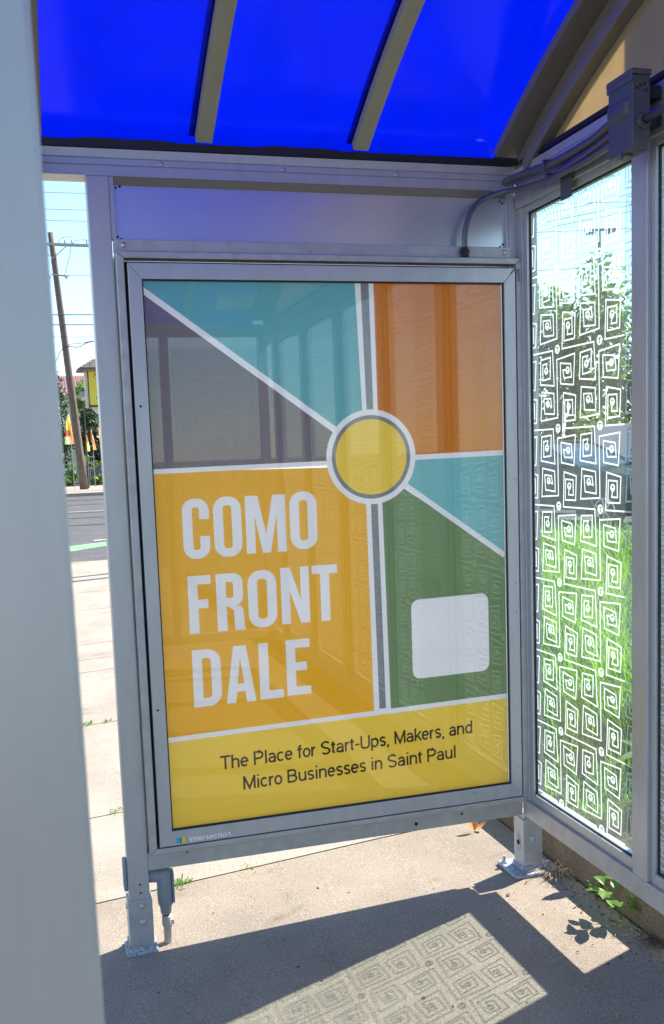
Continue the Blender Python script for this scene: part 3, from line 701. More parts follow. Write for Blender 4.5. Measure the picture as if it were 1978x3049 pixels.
# headline letters, condensed bold
def letter(ch, u0, u1, v0, v1):
    w, h = u1 - u0, v1 - v0; sx = .031 / w; sy = .0275 / h
    def P_(*loops):
        for k, lp in enumerate(loops): art.add([[(u0 + u * w, v0 + v * h) for u, v in lp]], 'amber' if k else 'white', 11 if k else 10, 'poster' if k else 'headline')
    def rr(x0, x1, y0, y1, rx, corners=(1, 1, 1, 1), rev=False, n=8):
        ry = rx * w / h; q = []
        for k, (cx, cy, a0) in enumerate(((x1, y0, -90), (x1, y1, 0), (x0, y1, 90), (x0, y0, 180))):
            if corners[k]:
                ccx = cx - rx if k < 2 else cx + rx; ccy = cy + ry if k in (0, 3) else cy - ry
                q += [(ccx + rx * math.cos(R(a0 + 90 * i / n)), ccy + ry * math.sin(R(a0 + 90 * i / n))) for i in range(n + 1)]
            else: q.append((cx, cy))
        return q[::-1] if rev else q
    if ch == 'O': P_(rr(0, 1, 0, 1, .46), rr(sx, 1 - sx, sy, 1 - sy, max(.02, .46 - sx), rev=True))
    elif ch == 'C':
        o, i_ = rr(0, 1, 0, 1, .46), rr(sx, 1 - sx, sy, 1 - sy, max(.02, .46 - sx))
        o1 = [p for p in o if p[1] < .5 and p[0] > .5]; o2 = [p for p in o if p[1] >= .5 and p[0] > .5]; ol = [p for p in o if p[0] <= .5]
        i1 = [p for p in i_ if p[1] < .5 and p[0] > .5]; i2 = [p for p in i_ if p[1] >= .5 and p[0] > .5]; il = [p for p in i_ if p[0] <= .5]
        ot = [p for p in ol if p[1] >= .5]; ob = [p for p in ol if p[1] < .5]; it = [p for p in il if p[1] >= .5]; ib = [p for p in il if p[1] < .5]
        outer = [(1, .655)] + o2 + ot + ob + o1 + [(1, .375)]
        inner = [(1 - sx, .375)] + i1[::-1] + ib[::-1] + it[::-1] + i2[::-1] + [(1 - sx, .655)]
        P_(outer + inner)
    elif ch == 'D': P_(rr(0, 1, 0, 1, .46, (1, 1, 0, 0)), rr(sx, 1 - sx, sy, 1 - sy, max(.02, .46 - sx), (1, 1, 0, 0), True))
    elif ch == 'F': P_([(0, 0), (sx, 0), (sx, .43), (.86, .43), (.86, .43 + sy), (sx, .43 + sy), (sx, 1 - sy), (1, 1 - sy), (1, 1), (0, 1)])
    elif ch == 'E': P_([(0, 0), (1, 0), (1, sy), (sx, sy), (sx, .44), (.86, .44), (.86, .44 + sy), (sx, .44 + sy), (sx, 1 - sy), (1, 1 - sy), (1, 1), (0, 1)])
    elif ch == 'L': P_([(0, 0), (1, 0), (1, sy), (sx, sy), (sx, 1), (0, 1)])
    elif ch == 'T': P_([(.5 - sx / 2, 0), (.5 + sx / 2, 0), (.5 + sx / 2, 1 - sy), (1, 1 - sy), (1, 1), (0, 1), (0, 1 - sy), (.5 - sx / 2, 1 - sy)])
    elif ch == 'N': P_([(0, 0), (sx * .92, 0), (sx * .92, .60), (1 - sx * 1.0, 0), (1, 0), (1, 1), (1 - sx * .92, 1), (1 - sx * .92, .42), (sx * 1.0, 1), (0, 1)])
    elif ch == 'M': P_([(0, 0), (sx * .95, 0), (sx * .95, .66), (.5 - sx * .42, 0), (.5 + sx * .42, 0), (1 - sx * .95, .66), (1 - sx * .95, 0), (1, 0), (1, 1), (1 - sx * 1.32, 1), (.5, .32), (sx * 1.32, 1), (0, 1)])
    elif ch == 'A':
        P_([(0, 0), (sx, 0), (.5 - .155 + .0, .20), (.5 + .155, .20), (1 - sx, 0), (1, 0), (.5 + sx * .62, 1), (.5 - sx * .62, 1)][0:0] or
           [(0, 0), (sx, 0), (.365, .195), (.635, .195), (1 - sx, 0), (1, 0), (.5 + sx * .66, 1), (.5 - sx * .66, 1)],
           [(.39, .335), (.5, .80), (.61, .335)])
    elif ch == 'R':
        P_(rr(0, .97, .42, 1, .36, (1, 1, 0, 0)), rr(sx, .97 - sx, .42 + sy, 1 - sy, max(.02, .36 - sx * .8), (1, 1, 0, 0), True))
        P_([(0, 0), (sx, 0), (sx, .4195), (0, .4195)])
        P_([(1 - sx, 0), (1.02, 0), (.98, .09), (.97, .33), (.90, .4195), (.42, .4195), (.97 - sx, .35), (.97 - sx, .12)])
for ch, a, b2, v0, v1 in (('C', .084, .168, .857, 1.044), ('O', .181, .270, .857, 1.046), ('M', .283, .413, .862, 1.044), ('O', .427, .516, .866, 1.050),
                          ('F', .090, .163, .623, .804), ('R', .179, .267, .623, .805), ('O', .280, .373, .624, .808), ('N', .388, .482, .628, .810), ('T', .492, .578, .628, .810),
                          ('D', .092, .182, .387, .570), ('A', .196, .293, .388, .572), ('L', .306, .384, .390, .573), ('E', .396, .476, .393, .575)):
    letter(ch, a, b2, v0, v1)
cut = art.cut()
poster = cut['poster'].build('poster', [P[k] for k in art.names], AD, fixn=False)
cut['headline'].build('headline', [P[k] for k in art.names], poster, fixn=False)
# narrow grotesque drawn as strokes on a cap-height-1 grid
def arcp(cx, cy, rx, ry, a0, a1, n=9): return [(cx + rx * math.cos(R(a0 + (a1 - a0) * i / n)), cy + ry * math.sin(R(a0 + (a1 - a0) * i / n))) for i in range(n + 1)]
XH = .72
def glyph(ch):
    o = arcp(.21, XH / 2, .16, XH / 2 - .06, 0, 360, 20)
    bowlr = lambda x0, a=90, b2=-90: arcp(x0, XH / 2, .16, XH / 2 - .06, a, b2)
    G = {
     'T': (.56, [[(.28, 0), (.28, .94)], [(.02, .94), (.54, .94)]]),
     'h': (.47, [[(.07, 0), (.07, 1)], [(.07, .45)] + arcp(.23, .47, .15, .19, 170, 0) + [(.38, 0)]]),
     'n': (.47, [[(.07, 0), (.07, XH)], [(.07, .45)] + arcp(.23, .47, .15, .19, 170, 0) + [(.38, 0)]]),
     'e': (.44, [[(.06, .37), (.37, .37)] + arcp(.21, .36, .16, .30, 0, 320, 16)]),
     'P': (.56, [[(.08, 0), (.08, 1)], [(.08, .94), (.3, .94)] + arcp(.30, .70, .19, .24, 90, -90) + [(.08, .46)]]),
     'l': (.2, [[(.1, 0), (.1, 1)]]),
     'a': (.45, [[(.36, 0), (.36, .5)] + arcp(.21, .48, .15, .18, 0, 160), [(.36, .40), (.2, .38)] + arcp(.19, .22, .13, .16, 90, 270) + [(.27, .07), (.36, .2)]]),
     'c': (.42, [arcp(.21, .36, .16, .30, 45, 315, 14)]),
     'f': (.28, [[(.12, 0), (.12, .84)] + arcp(.22, .84, .10, .10, 180, 90), [(.0, .67), (.25, .67)]]),
     'o': (.43, [o]), 'r': (.29, [[(.07, 0), (.07, XH)], [(.07, .42)] + arcp(.25, .42, .18, .24, 180, 90)]),
     'S': (.57, [arcp(.28, .735, .20, .215, 25, 250, 12) + arcp(.29, .265, .20, .215, 80, -155, 12)]),
     's': (.40, [arcp(.20, .525, .13, .145, 25, 250, 10) + arcp(.20, .20, .13, .145, 80, -155, 10)]),
     't': (.27, [[(.11, .9), (.11, .17)] + arcp(.20, .17, .09, .11, 180, 270), [(.0, .67), (.24, .67)]]),
     '-': (.28, [[(.03, .40), (.25, .40)]]),
     'U': (.58, [[(.08, 1), (.08, .28)] + arcp(.29, .27, .21, .22, 180, 360, 12) + [(.50, 1)]]),
     'p': (.47, [[(.07, -.24), (.07, XH)], arcp(.24, .36, .16, .30, 140, -140, 14)]),
     'd': (.47, [[(.38, 0), (.38, 1)], arcp(.22, .36, .16, .30, 40, 320, 14)]),
     ',': (.2, [[(.1, .08), (.1, -.03), (.05, -.15)]]),
     'M': (.68, [[(.08, 0), (.08, 1)], [(.08, .96), (.34, .08), (.60, .96)], [(.60, 1), (.60, 0)]]),
     'k': (.42, [[(.07, 0), (.07, 1)], [(.38, XH), (.09, .30)], [(.18, .42), (.40, 0)]]),
     'i': (.2, [[(.1, 0), (.1, XH)], [(.1, .88), (.1, 1)]]),
     'B': (.57, [[(.08, 0), (.08, 1)], [(.08, .94), (.28, .94)] + arcp(.29, .735, .17, .205, 90, -90) + [(.08, .53)], [(.28, .53)] + arcp(.30, .295, .19, .235, 90, -90) + [(.08, .06)]]),
     'u': (.47, [[(.39, XH), (.39, 0)], [(.39, .27)] + arcp(.23, .25, .15, .19, 0, -170) + [(.08, XH)]]),
     'I': (.2, [[(.1, 0), (.1, 1)]]), ' ': (.22, [])}
    return G[ch]
def stroke_text(txt, width, height, fn, mb, w=.15, mi=0):
    tot = sum(glyph(c)[0] for c in txt); sx = width / tot; x = 0
    for c in txt:
        adv, paths = glyph(c)
        for pth in paths:
            L, Rr = stroke([((x + px) * sx, py * height) for px, py in pth], w * height)
            for k in range(len(L) - 1): mb.add([fn(*L[k]), fn(*Rr[k]), fn(*Rr[k + 1]), fn(*L[k + 1])], [(0, 1, 2, 3)], mi)
        x += adv
TG = MB()
def tf(u0, v0, slope): return lambda x, y: (-1.2365 + u0 + x, YP - .0008, .345 + v0 + y + slope * x)
stroke_text('The Place for Start-Ups, Makers, and', .882, .0445, tf(.164, .1755, .0225), TG)
stroke_text('Micro Businesses in Saint Paul', .748, .0445, tf(.235, .1005, .0195), TG)
TG.build('tagline', P['dark'], poster, fixn=False)
lg = MB(); ly = -.0306
mk = lambda u, v: (-1.2365 + u, ly, .345 + v)
for i, (a, b2) in enumerate(((.009, .0215), (.0215, .0265), (.0265, .039))): lg.poly([[(a, -.038), (b2, -.038), (b2, -.020), (a, -.020)]], mk, i)
stroke_text('Intersection', .135, .0165, lambda x, y: (-1.2365 + .050 + x, ly, .345 - .037 + y), lg, .18, 3)
lg.build('case_lettering', [mat_plain('logo_blue', (.05, .40, .62), .5), mat_plain('logo_green', (.02, .16, .04), .5), mat_plain('logo_yellow', (.72, .62, .03), .5), mat_plain('logo_white', (.9, .9, .92), .5)], door, fixn=False)

# ------------------------------------------------------------------ conduits and junction box
def curve_pts(ctrl, n=10):
    out = []
    c = [Vector(p) for p in ctrl]; c = [c[0] * 2 - c[1]] + c + [c[-1] * 2 - c[-2]]
    for i in range(1, len(c) - 2):
        for k in range(n):
            t = k / n; p0, p1, p2, p3 = c[i - 1:i + 3]
            out.append(.5 * ((2 * p1) + (p2 - p0) * t + (2 * p0 - 5 * p1 + 4 * p2 - p3) * t * t + (3 * p1 - p0 - 3 * p2 + p3) * t ** 3))
    out.append(c[-2]); return out
J = thing('junction_box', (-.05, -.74, 2.23), 'dark grey metal electrical box on the glass wall above the mullion', 'electrical box')
jb = MB().box(-.100, -.050, -.795, -.690, 2.233, 2.410).build('body', M['box'], J, bevel=.003)
lid = MB().box(-.104, -.047, -.799, -.686, 2.4105, 2.4245).build('lid', M['box'], J, bevel=.003)
MB().box(-.1035, -.1005, -.797, -.688, 2.395, 2.4103).build('lid_lip', M['box'], lid, bevel=.001)
em = MB(); n = 12
pr = rrect(-.782, -.698, 2.315, 2.365, .014)
pr2 = rrect(-.775, -.700, 2.326, 2.358, .010)
m_ = len(pr); em.add([(-.1002, y, z) for y, z in pr] + [(-.110, y, z) for y, z in pr2], [(i, (i + 1) % m_, m_ + (i + 1) % m_, m_ + i) for i in range(m_)] + [tuple(range(m_, 2 * m_))])
em.build('embossed_handle', M['box'], jb, bevel=.002, smooth=True)
MB().lathe((-.1003, -.755, 2.272), (-1, 0, 0), [(.013, 0), (.013, .001), (.011, .0012), (0, .0012)], 20).build('knockout', M['box'], jb)
for y, z in ((-.795, 2.385), (-.7955, 2.375)): pass
for x, z in ((-.078, 2.384), (-.066, 2.388), (-.088, 2.378), (-.062, 2.374)): MB().lathe((x, -.7955, z), (0, -1, 0), [(.0035, 0), (.0035, .0015), (0, .0015)], 10).build('rivet', M['black'], jb)
MB().box(-.095, -.070, -.757, -.727, 2.226, 2.2328).tube([(-.102, -.745, 2.236), (-.102, -.745, 2.222), (-.095, -.745, 2.222)], .003, 8).build('hasp', M['steel'], jb)
kn = MB()
for x, y, r in ((-.072, -.712, .013), (-.070, -.772, .013)): kn.lathe((x, y, 2.2328), (0, 0, -1), [(r, 0), (r, .002), (r * .8, .0025), (0, .0025)], 16)
kn.build('knockout', M['steel'], jb)
MB().lathe((-.072, -.7955, 2.300), (0, -1, 0), [(.020, 0), (.020, .008), (.016, .009), (.016, .014), (.012, .014)], 8).build('locknut', M['box'], jb)
MB().box(-.0495, -.004, -.775, -.71, 2.30, 2.33).box(-.0495, -.004, -.775, -.71, 2.365, 2.395).build('standoff', M['black'], J)
for z_ in (2.350, 2.318, 2.292): MB().lathe((-.06 if z_ < 2.34 else -.06, -.6895, z_), (0, 1, 0), [(.016, 0), (.016, .01), (.012, .012)], 8).build('locknut', M['box'], jb)
def conduit(name, pts, r, label, mat='steel'):
    o = MB().tube(pts, r, 14).build(name, M[mat], None, smooth=True)
    return tag(o, label, 'conduit')
conduit('conduit', [(-.072, -.8095, 2.300), (-.060, -1.0, 2.305), (-.045, -1.2, 2.320), (-.045, -2.6, 2.32)], .0085, 'short conduit leaving the camera side of the grey electrical box')
conduit('conduit', curve_pts([(-.06, -.6895, 2.350), (-.045, -.60, 2.348), (-.03, -.5, 2.346), (-.03, -.3, 2.346), (-.032, -.14, 2.362), (-.034, -.004, 2.372)]), .0130, 'thicker upper conduit running from the electrical box into the end beam')
conduit('conduit', curve_pts([(-.06, -.6895, 2.318), (-.045, -.58, 2.317), (-.03, -.45, 2.316), (-.03, -.32, 2.312)]), .0100, 'middle conduit on the wall beam ending at the clamp bracket')
cc = MB().tube(curve_pts([(-.06, -.6895, 2.292), (-.048, -.58, 2.294), (-.035, -.45, 2.297), (-.034, -.27, 2.306), (-.036, -.12, 2.321), (-.055, -.040, 2.331), (-.115, -.022, 2.316), (-.165, -.022, 2.275), (-.190, -.022, 2.205), (-.193, -.022, 2.150)], 12), .0092, 14).build('conduit', M['steel'], None, smooth=True)
tag(cc, 'curved conduit bending down onto the top of the advertising case', 'conduit')
MB().lathe((-.193, -.022, 2.1268), (0, 0, 1), [(0, 0), (.0145, 0), (.0145, .012), (.0165, .013), (.0165, .022), (.012, .024), (.012, .03), (.0093, .03)], 8).build('fitting', M['black'], cc)
MB().lathe((-.034, -.004, 2.372), (0, -1, 0), [(.0, -.002), (.017, -.002), (.017, .01), (.014, .012)], 14)
br_ = thing('conduit_bracket', (-.01, -.33, 2.30), 'dark metal strap plate holding the conduits against the wall beam', 'bracket')
MB().box(-.012, -.008, -.365, -.305, 2.235, 2.335).build('plate', M['box'], br_, bevel=.001)
for z, y in ((2.345, -.275), (2.303, -.285)):
    MB().box(-.05, -.008, y - .008, y + .008, z + .013, z + .017).box(-.053, -.0495, y - .005, y + .005, z - .025, z + .017).build('clamp', M['steel'], br_, bevel=.001)

# conduit riser beside the left leg
zb = zg(-1.265, .035)
RS = thing('conduit_riser', (-1.265, .035, zb), 'grey plastic conduit elbow rising from the concrete beside the left leg', 'conduit riser')
MB().lathe((-1.262, .035, zb), (0, 0, 1), [(.0135, -.01), (.0135, .055), (.0165, .058), (.0175, .066), (.0175, .086), (.0165, .088), (.0165, .093), (.0, .093)], 18).build('pipe', M['pvc_dusty'], RS, smooth=True)
MB().lathe((-1.264, .035, zb), (0, 0, 1), [(.0, .089), (.0115, .089), (.0115, .101), (0, .101)], 14).build('gap_sleeve', M['black'], RS)
lb = MB().lathe((-1.264, .035, zb), (0, 0, 1), [(.0155, .099), (.018, .104), (.019, .125), (.0235, .13), (.0255, .15), (.0255, .232), (.023, .245), (.015, .252), (0, .254)], 20)
lb.tube(curve_pts([(-1.268, .035, zb + .225), (-1.29, .035, zb + .232), (-1.318, .035, zb + .235)], 6), [.0235] * 13, 16)
lbo = lb.build('elbow_body', M['pvc'], RS, smooth=True)
cv = MB(); q = rrect(.015, .055, zb + .135, zb + .243, .010); m_ = len(q)
cv.add([(-1.2415, y, z) for y, z in q] + [(-1.235, .035 + (y - .035) * .9, z) for y, z in q], [(i, (i + 1) % m_, m_ + (i + 1) % m_, m_ + i) for i in range(m_)] + [tuple(range(m_, 2 * m_)), tuple(range(m_ - 1, -1, -1))])
cv.build('cover', M['pvc'], RS, bevel=.001)
MB().box(-1.252, -1.2425, .013, .0175, zb + .068, zb + .084).build('tag_label', M['signcream'], RS)
# access cover on the street side of the left post
tag(MB().box(-1.394, -1.3815, .012, .056, .155, .255).build('cover_plate', M['pvc'], None, bevel=.004), 'narrow dark cover plate on the street side of the left post', 'cover plate')

# ------------------------------------------------------------------ plants and litter near the shelter
def leaf(mb, p, d, L, w, droop=.25, mi=0, up=Vector((0, 0, 1))):
    d = Vector(d).normalized(); s_ = d.cross(up); s_ = s_.normalized() if s_.length > .01 else Vector((1, 0, 0)); n_ = s_.cross(d)
    pr = [(0, .05), (.25, .8), (.5, 1), (.75, .7), (1, .0)]; vs = []
    for t, ww in pr:
        c_ = Vector(p) + d * L * t - Vector((0, 0, 1)) * droop * L * t * t
        vs += [c_ - s_ * w * ww + n_ * w * ww * .25, c_, c_ + s_ * w * ww + n_ * w * ww * .25]
    fs = []
    for i in range(4): fs += [(3 * i, 3 * i + 1, 3 * i + 4, 3 * i + 3), (3 * i + 1, 3 * i + 2, 3 * i + 5, 3 * i + 4)]
    mb.add(vs, fs, mi)
def weed(loc, stems, label, cat='weed', leafL=.05, leafW=.016, seed=1, mat='weed', hmax=.1, name='weed'):
    rr = random.Random(seed); o = thing(name, loc, label, cat); lv = MB(); st = MB()
    for k in range(stems):
        a = rr.uniform(0, 6.28); h = hmax * rr.uniform(.5, 1); tip = Vector(loc) + Vector((math.cos(a) * h * .45, math.sin(a) * h * .45, h))
        st.tube([loc, (Vector(loc) + tip) / 2 + Vector((0, 0, h * .1)), tip], .0012, 5)
        for j in range(3):
            aa = a + rr.uniform(-1.6, 1.6); q = Vector(loc).lerp(tip, .55 + .22 * j)
            leaf(lv, q, (math.cos(aa), math.sin(aa), rr.uniform(.1, .7)), leafL * rr.uniform(.7, 1.15), leafW * rr.uniform(.7, 1.1), rr.uniform(.2, .5))
    lv.build('leaf', M[mat], o, fixn=False); st.build('stem', M[mat], o)
    return o
weed((.125, -.40, .0), 5, 'broad leaved green weed under the bottom rail by the brown kerb', leafL=.075, leafW=.021, seed=11, hmax=.15, name='weed_plant')
weed((.135, -.245, .0), 7, 'small feathery green weed between the kerb and the corner leg', leafL=.022, leafW=.006, seed=4, hmax=.09, name='weed_plant')
rr = random.Random(9)
def tuft(loc, n, L, label, mat, seed, name, lean=(0, 0), cat='grass tuft', w=.0016, flat=.5):
    rr = random.Random(seed); mb = MB()
    for k in range(n):
        a = rr.uniform(0, 6.28); l_ = L * rr.uniform(.4, 1.1); p = Vector(loc) + Vector((rr.gauss(0, .018), rr.gauss(0, .018), 0))
        d = Vector((math.cos(a) + lean[0], math.sin(a) + lean[1], 0)); 
        if d.length > 0: d.normalize()
        q = p + d * l_ * .5 + Vector((0, 0, l_ * .6 * flat)); r_ = p + d * l_ + Vector((0, 0, l_ * .35 * flat))
        r_.z = max(r_.z, loc[2] + .002)
        s_ = Vector((-d.y, d.x, 0)) * w
        mb.add([p - s_, p + s_, q + s_ * .8, q - s_ * .8, r_], [(0, 1, 2, 3), (3, 2, 4)])
    return tag(mb.build(name, M[mat], None, fixn=False), label, cat)
tuft((.115, -.02, 0), 90, .11, 'dry straw coloured grass tuft beside the corner base plate', 'dry', 2, 'dry_grass_tuft', (-.2, -.7), flat=.35)
tuft((.14, -.55, 0), 60, .07, 'dark dry grass clump at the kerb near the right picture edge', 'bark', 3, 'dry_grass_tuft', (-.5, 0), flat=.5)
tuft((-1.165, .44, zg(-1.16, .44)), 30, .022, 'larger green grass sprig in the joint just right of the left post', 'weed', 5, 'grass_sprig', flat=1.4, w=.003)
tuft((-.90, .465, zg(-.9, .46)), 14, .013, 'small green grass sprig in the joint under the middle of the case', 'weed', 6, 'grass_sprig', flat=1.2, w=.002)
tuft((-1.375, 2.81, zg(-1.37, 2.8)), 22, .022, 'green grass sprig in the sidewalk joint farther from the shelter', 'weed', 8, 'grass_sprig', flat=1.2, w=.004)
tuft((-1.26, 2.825, zg(-1.2, 2.8)), 18, .018, 'yellowish grass sprig against the left post in the far joint', 'weed', 10, 'grass_sprig', flat=1.1, w=.004)
tuft((-1.33, 1.285, zg(-1.3, 1.28)), 18, .014, 'grass sprig in the nearer sidewalk joint beside the left post', 'weed', 12, 'grass_sprig', flat=1.1, w=.003)
tuft((.02, .62, 0), 50, .09, 'dark green grass clump behind the corner leg', 'weed', 14, 'grass_sprig', flat=1.0, w=.003)
# dead leaf
dl = MB(); lz = .002
for k, (ax, ay, L) in enumerate(((-.5, .6, .05), (.3, .5, .06), (.9, .1, .05))):
    leaf(dl, (-.005 + .008 * k, .40 + .006 * k, lz + .004), (ax, ay, .8 - .25 * k), L, .014, -.2)
tag(dl.build('dead_leaf', mat_plain('dead_leaf', (.5, .22, .06), .6, var=.4, scale=40), None, fixn=False), 'curled orange dead leaf lying on the sunny concrete', 'leaf')
lt = MB(); rr = random.Random(21)
for k in range(170):
    x, y = (rr.uniform(-1.4, .12), rr.uniform(-1.1, .3)); 
    if k < 130: x, y = .15 - abs(rr.gauss(0, .05)) - .004, rr.uniform(-.75, .05)
    elif k < 150: x, y = rr.uniform(-.12, .1), rr.uniform(-.62, -.05)
    a = rr.uniform(0, 3.14); L = rr.uniform(.003, .012); z = zg(x, y) + .0015
    d = Vector((math.cos(a), math.sin(a), 0)) * L; s_ = Vector((-d.y, d.x, 0)) * rr.uniform(.12, .4); p = Vector((x, y, z))
    lt.add([p - d, p + s_, p + d, p - s_, p + Vector((0, 0, .003))], [(0, 1, 4), (1, 2, 4), (2, 3, 4), (3, 0, 4)], rr.choice((0, 1)))
for k in range(16):
    x, y = rr.uniform(-1.45, .0), rr.uniform(-1.0, .2); r_ = rr.uniform(.003, .008); z = zg(x, y) + .0012; q = [(x + r_ * rr.uniform(.7, 1.2) * math.cos(a), y + r_ * rr.uniform(.7, 1.2) * math.sin(a), z) for a in (0, .9, 1.8, 2.7, 3.6, 4.5, 5.4)]
    lt.add(q + [(x, y, z + .0015)], [(i, (i + 1) % 7, 7) for i in range(7)], 1)
tag(lt.build('litter', [M['dry'], M['bark']], None, fixn=False), 'bits of straw and dark grit scattered on the concrete', 'litter', kind='stuff')
# tall grass on the bank
gr = MB(); rr = random.Random(31)
def blade(x, y, z, h, w, lean, a, mi=0):
    d = Vector((math.cos(a), math.sin(a), 0)); s_ = Vector((-d.y, d.x, 0)) * w; p = Vector((x, y, z))
    q = p + d * lean * .3 * h + Vector((0, 0, h * .6)); t = p + d * lean * h + Vector((0, 0, h))
    gr.add([p - s_, p + s_, q + s_ * .75, q - s_ * .75, t], [(0, 1, 2, 3), (3, 2, 4)], mi)
cnt = 0
while cnt < 26000:
    s_ = rr.random() ** 1.25; dist = .25 + s_ * 8.6
    # wedge that the glass wall looks out on, with margin
    ang = R(rr.uniform(14, 62)) if dist > 1 else R(rr.uniform(-60, 75))
    x = .30 + dist * math.sin(ang) * 1.0; y = -.25 + dist * math.cos(ang)
    if x < .3: continue
    d = (Vector((x, y, 0)) - K0).dot(N2)
    if d > -.05: continue
    cnt += 1
    near = smooth((x - .35) / .8)
    if near < .5 and rr.random() < .55: continue
    h = (.10 + .36 * near) * rr.uniform(.55, 1.25)
    if rr.random() < .07: blade(x, y, .12, h * 1.35, .0022 + .0005 * dist, rr.uniform(.2, .9), rr.uniform(0, 6.28), 1)
    else: blade(x, y, .12, h, .0032 + .0009 * dist, rr.uniform(.1, .7), rr.uniform(0, 6.28), 0)
tag(gr.build('tall_grass', [M['grass'], M['dry']], None, fixn=False), 'tall bright green grass growing behind the etched glass', 'grass', kind='stuff')
weed((.62, -.02, .12), 6, 'bright young weed with long leaves just outside the etched glass', leafL=.17, leafW=.022, seed=17, hmax=.30, name='weed_plant')

# ------------------------------------------------------------------ far side of the street (seen past the left post)
def wire(p, q, sag=.25, r=.011, label=None):
    p, q = Vector(p), Vector(q); pts = [p.lerp(q, i / 16) - Vector((0, 0, sag * 4 * (i / 16) * (1 - i / 16))) for i in range(17)]
    o = MB().tube(pts, r, 5).build('overhead_wire', M['wire'], None); return tag(o, label, 'wire', 'overhead wires')
UP = thing('utility_pole', (.82, 49.8, .12), 'tall leaning wooden utility pole across the street past the left post', 'utility pole')
ptop = Vector((-.07, 49.8, 13.5)); pb = Vector((.84, 49.8, .10))
MB().tube([pb.lerp(ptop, i / 8) for i in range(9)], [.23 - .085 * i / 8 for i in range(9)], 14).build('pole', M['polewood'], UP, smooth=True)
pa = pb.lerp(ptop, .955)
arm = MB().obox((pa.x + .35, 49.6, pa.z - .02), (1.55, -.35, -.10), (.01, .045, 0), (0, 0, .055)).build('crossarm', M['pale_steel'], UP)
MB().obox((pa.x + .35, 50.0, pa.z + .03), (1.5, -.3, -.09), (.01, .045, 0), (0, 0, .055)).build('crossarm', M['pale_steel'], UP)
for t in (-1.2, -.4, .65, 1.0, 1.75):
    MB().lathe((pa.x + t, 49.6 - .2 * t, pa.z - .04 * t + .04), (0, 0, 1), [(.03, 0), (.05, .05), (.03, .1), (.045, .15), (0, .19)], 8).build('insulator', M['pale_steel'], arm)
MB().tube([(pa.x - .02, 49.6, pa.z - .75), (pa.x + .75, 49.5, pa.z - .1)], .025, 6).tube([(pa.x, 49.6, pa.z - .75), (pa.x - .7, 49.7, pa.z - .05)], .025, 6).build('brace', M['pale_steel'], UP)
MB().tube(curve_pts([(pa.x + .3, 49.5, pa.z), (pa.x + .5, 49.5, pa.z + .28), (pa.x + .95, 49.4, pa.z + .33)], 6), .012, 5).tube(curve_pts([(pa.x + 1.0, 49.4, pa.z - .05), (pa.x + 1.3, 49.4, pa.z + .16), (pa.x + 2.0, 49.3, pa.z + .12), (pa.x + 2.1, 49.3, pa.z - .15)], 6), .012, 5).build('jumper_wire', M['wire'], UP)
pm = pb.lerp(ptop, .835)
MB().obox((pm.x + .2, 49.55, pm.z), (.42, 0, -.05), (0, .03, 0), (0, 0, .035)).lathe((pm.x + .5, 49.5, pm.z - .18), (0, 0, 1), [(.03, 0), (.07, .06), (.07, .12), (.03, .18)], 8).lathe((pm.x - .35, 49.5, pm.z - .2), (0, 0, 1), [(.03, 0), (.07, .06), (.07, .12), (.03, .18)], 8).build('bracket', M['pale_steel'], UP)
MB().tube([(pa.x + .95, 49.5, pa.z - .1), (pa.x + .9, 49.5, pa.z - .45), (pm.x + .42, 49.55, pm.z)], .014, 5).build('drop_wire', M['wire'], UP)
WL = ['thin overhead wire highest in the gap left of the post', 'second highest thin overhead wire in the gap by the post', 'third thin overhead wire just above the leaning pole top',
      'overhead wire fixed to the bracket below the pole top', 'upper of the two thick overhead cables crossing the leaning pole', 'lower of the two thick overhead cables crossing the leaning pole', 'thin overhead wire just under the two thick cables']
for (z, r_, y), lab in zip(((15.42, .012, 49.4), (14.58, .012, 49.4), (14.02, .012, 49.4), (11.29, .012, 49.5), (9.27, .03, 49.5), (8.76, .028, 49.5), (8.13, .015, 49.5)), WL):
    wire((-24, y, z + .15), (26, y, z + .25), .2, r_, lab)
tw = MB().tube(curve_pts([(-3, 49.4, 5.6), (-.5, 49.4, 6.7), (.05, 49.4, 7.4), (.45, 49.4, 7.62), (1.0, 49.4, 7.60), (1.7, 49.4, 7.88), (4, 49.4, 8.2), (14, 49.4, 9.4)], 8), .026, 6)
tw.tube(curve_pts([(.35, 49.35, 7.6), (.6, 49.35, 7.75), (1.1, 49.35, 7.78), (1.7, 49.35, 7.9)], 8), .02, 6)
tag(tw.build('overhead_wire', M['wire'], None), 'thick looped service cable drooping lowest across the leaning pole', 'wire', 'overhead wires')

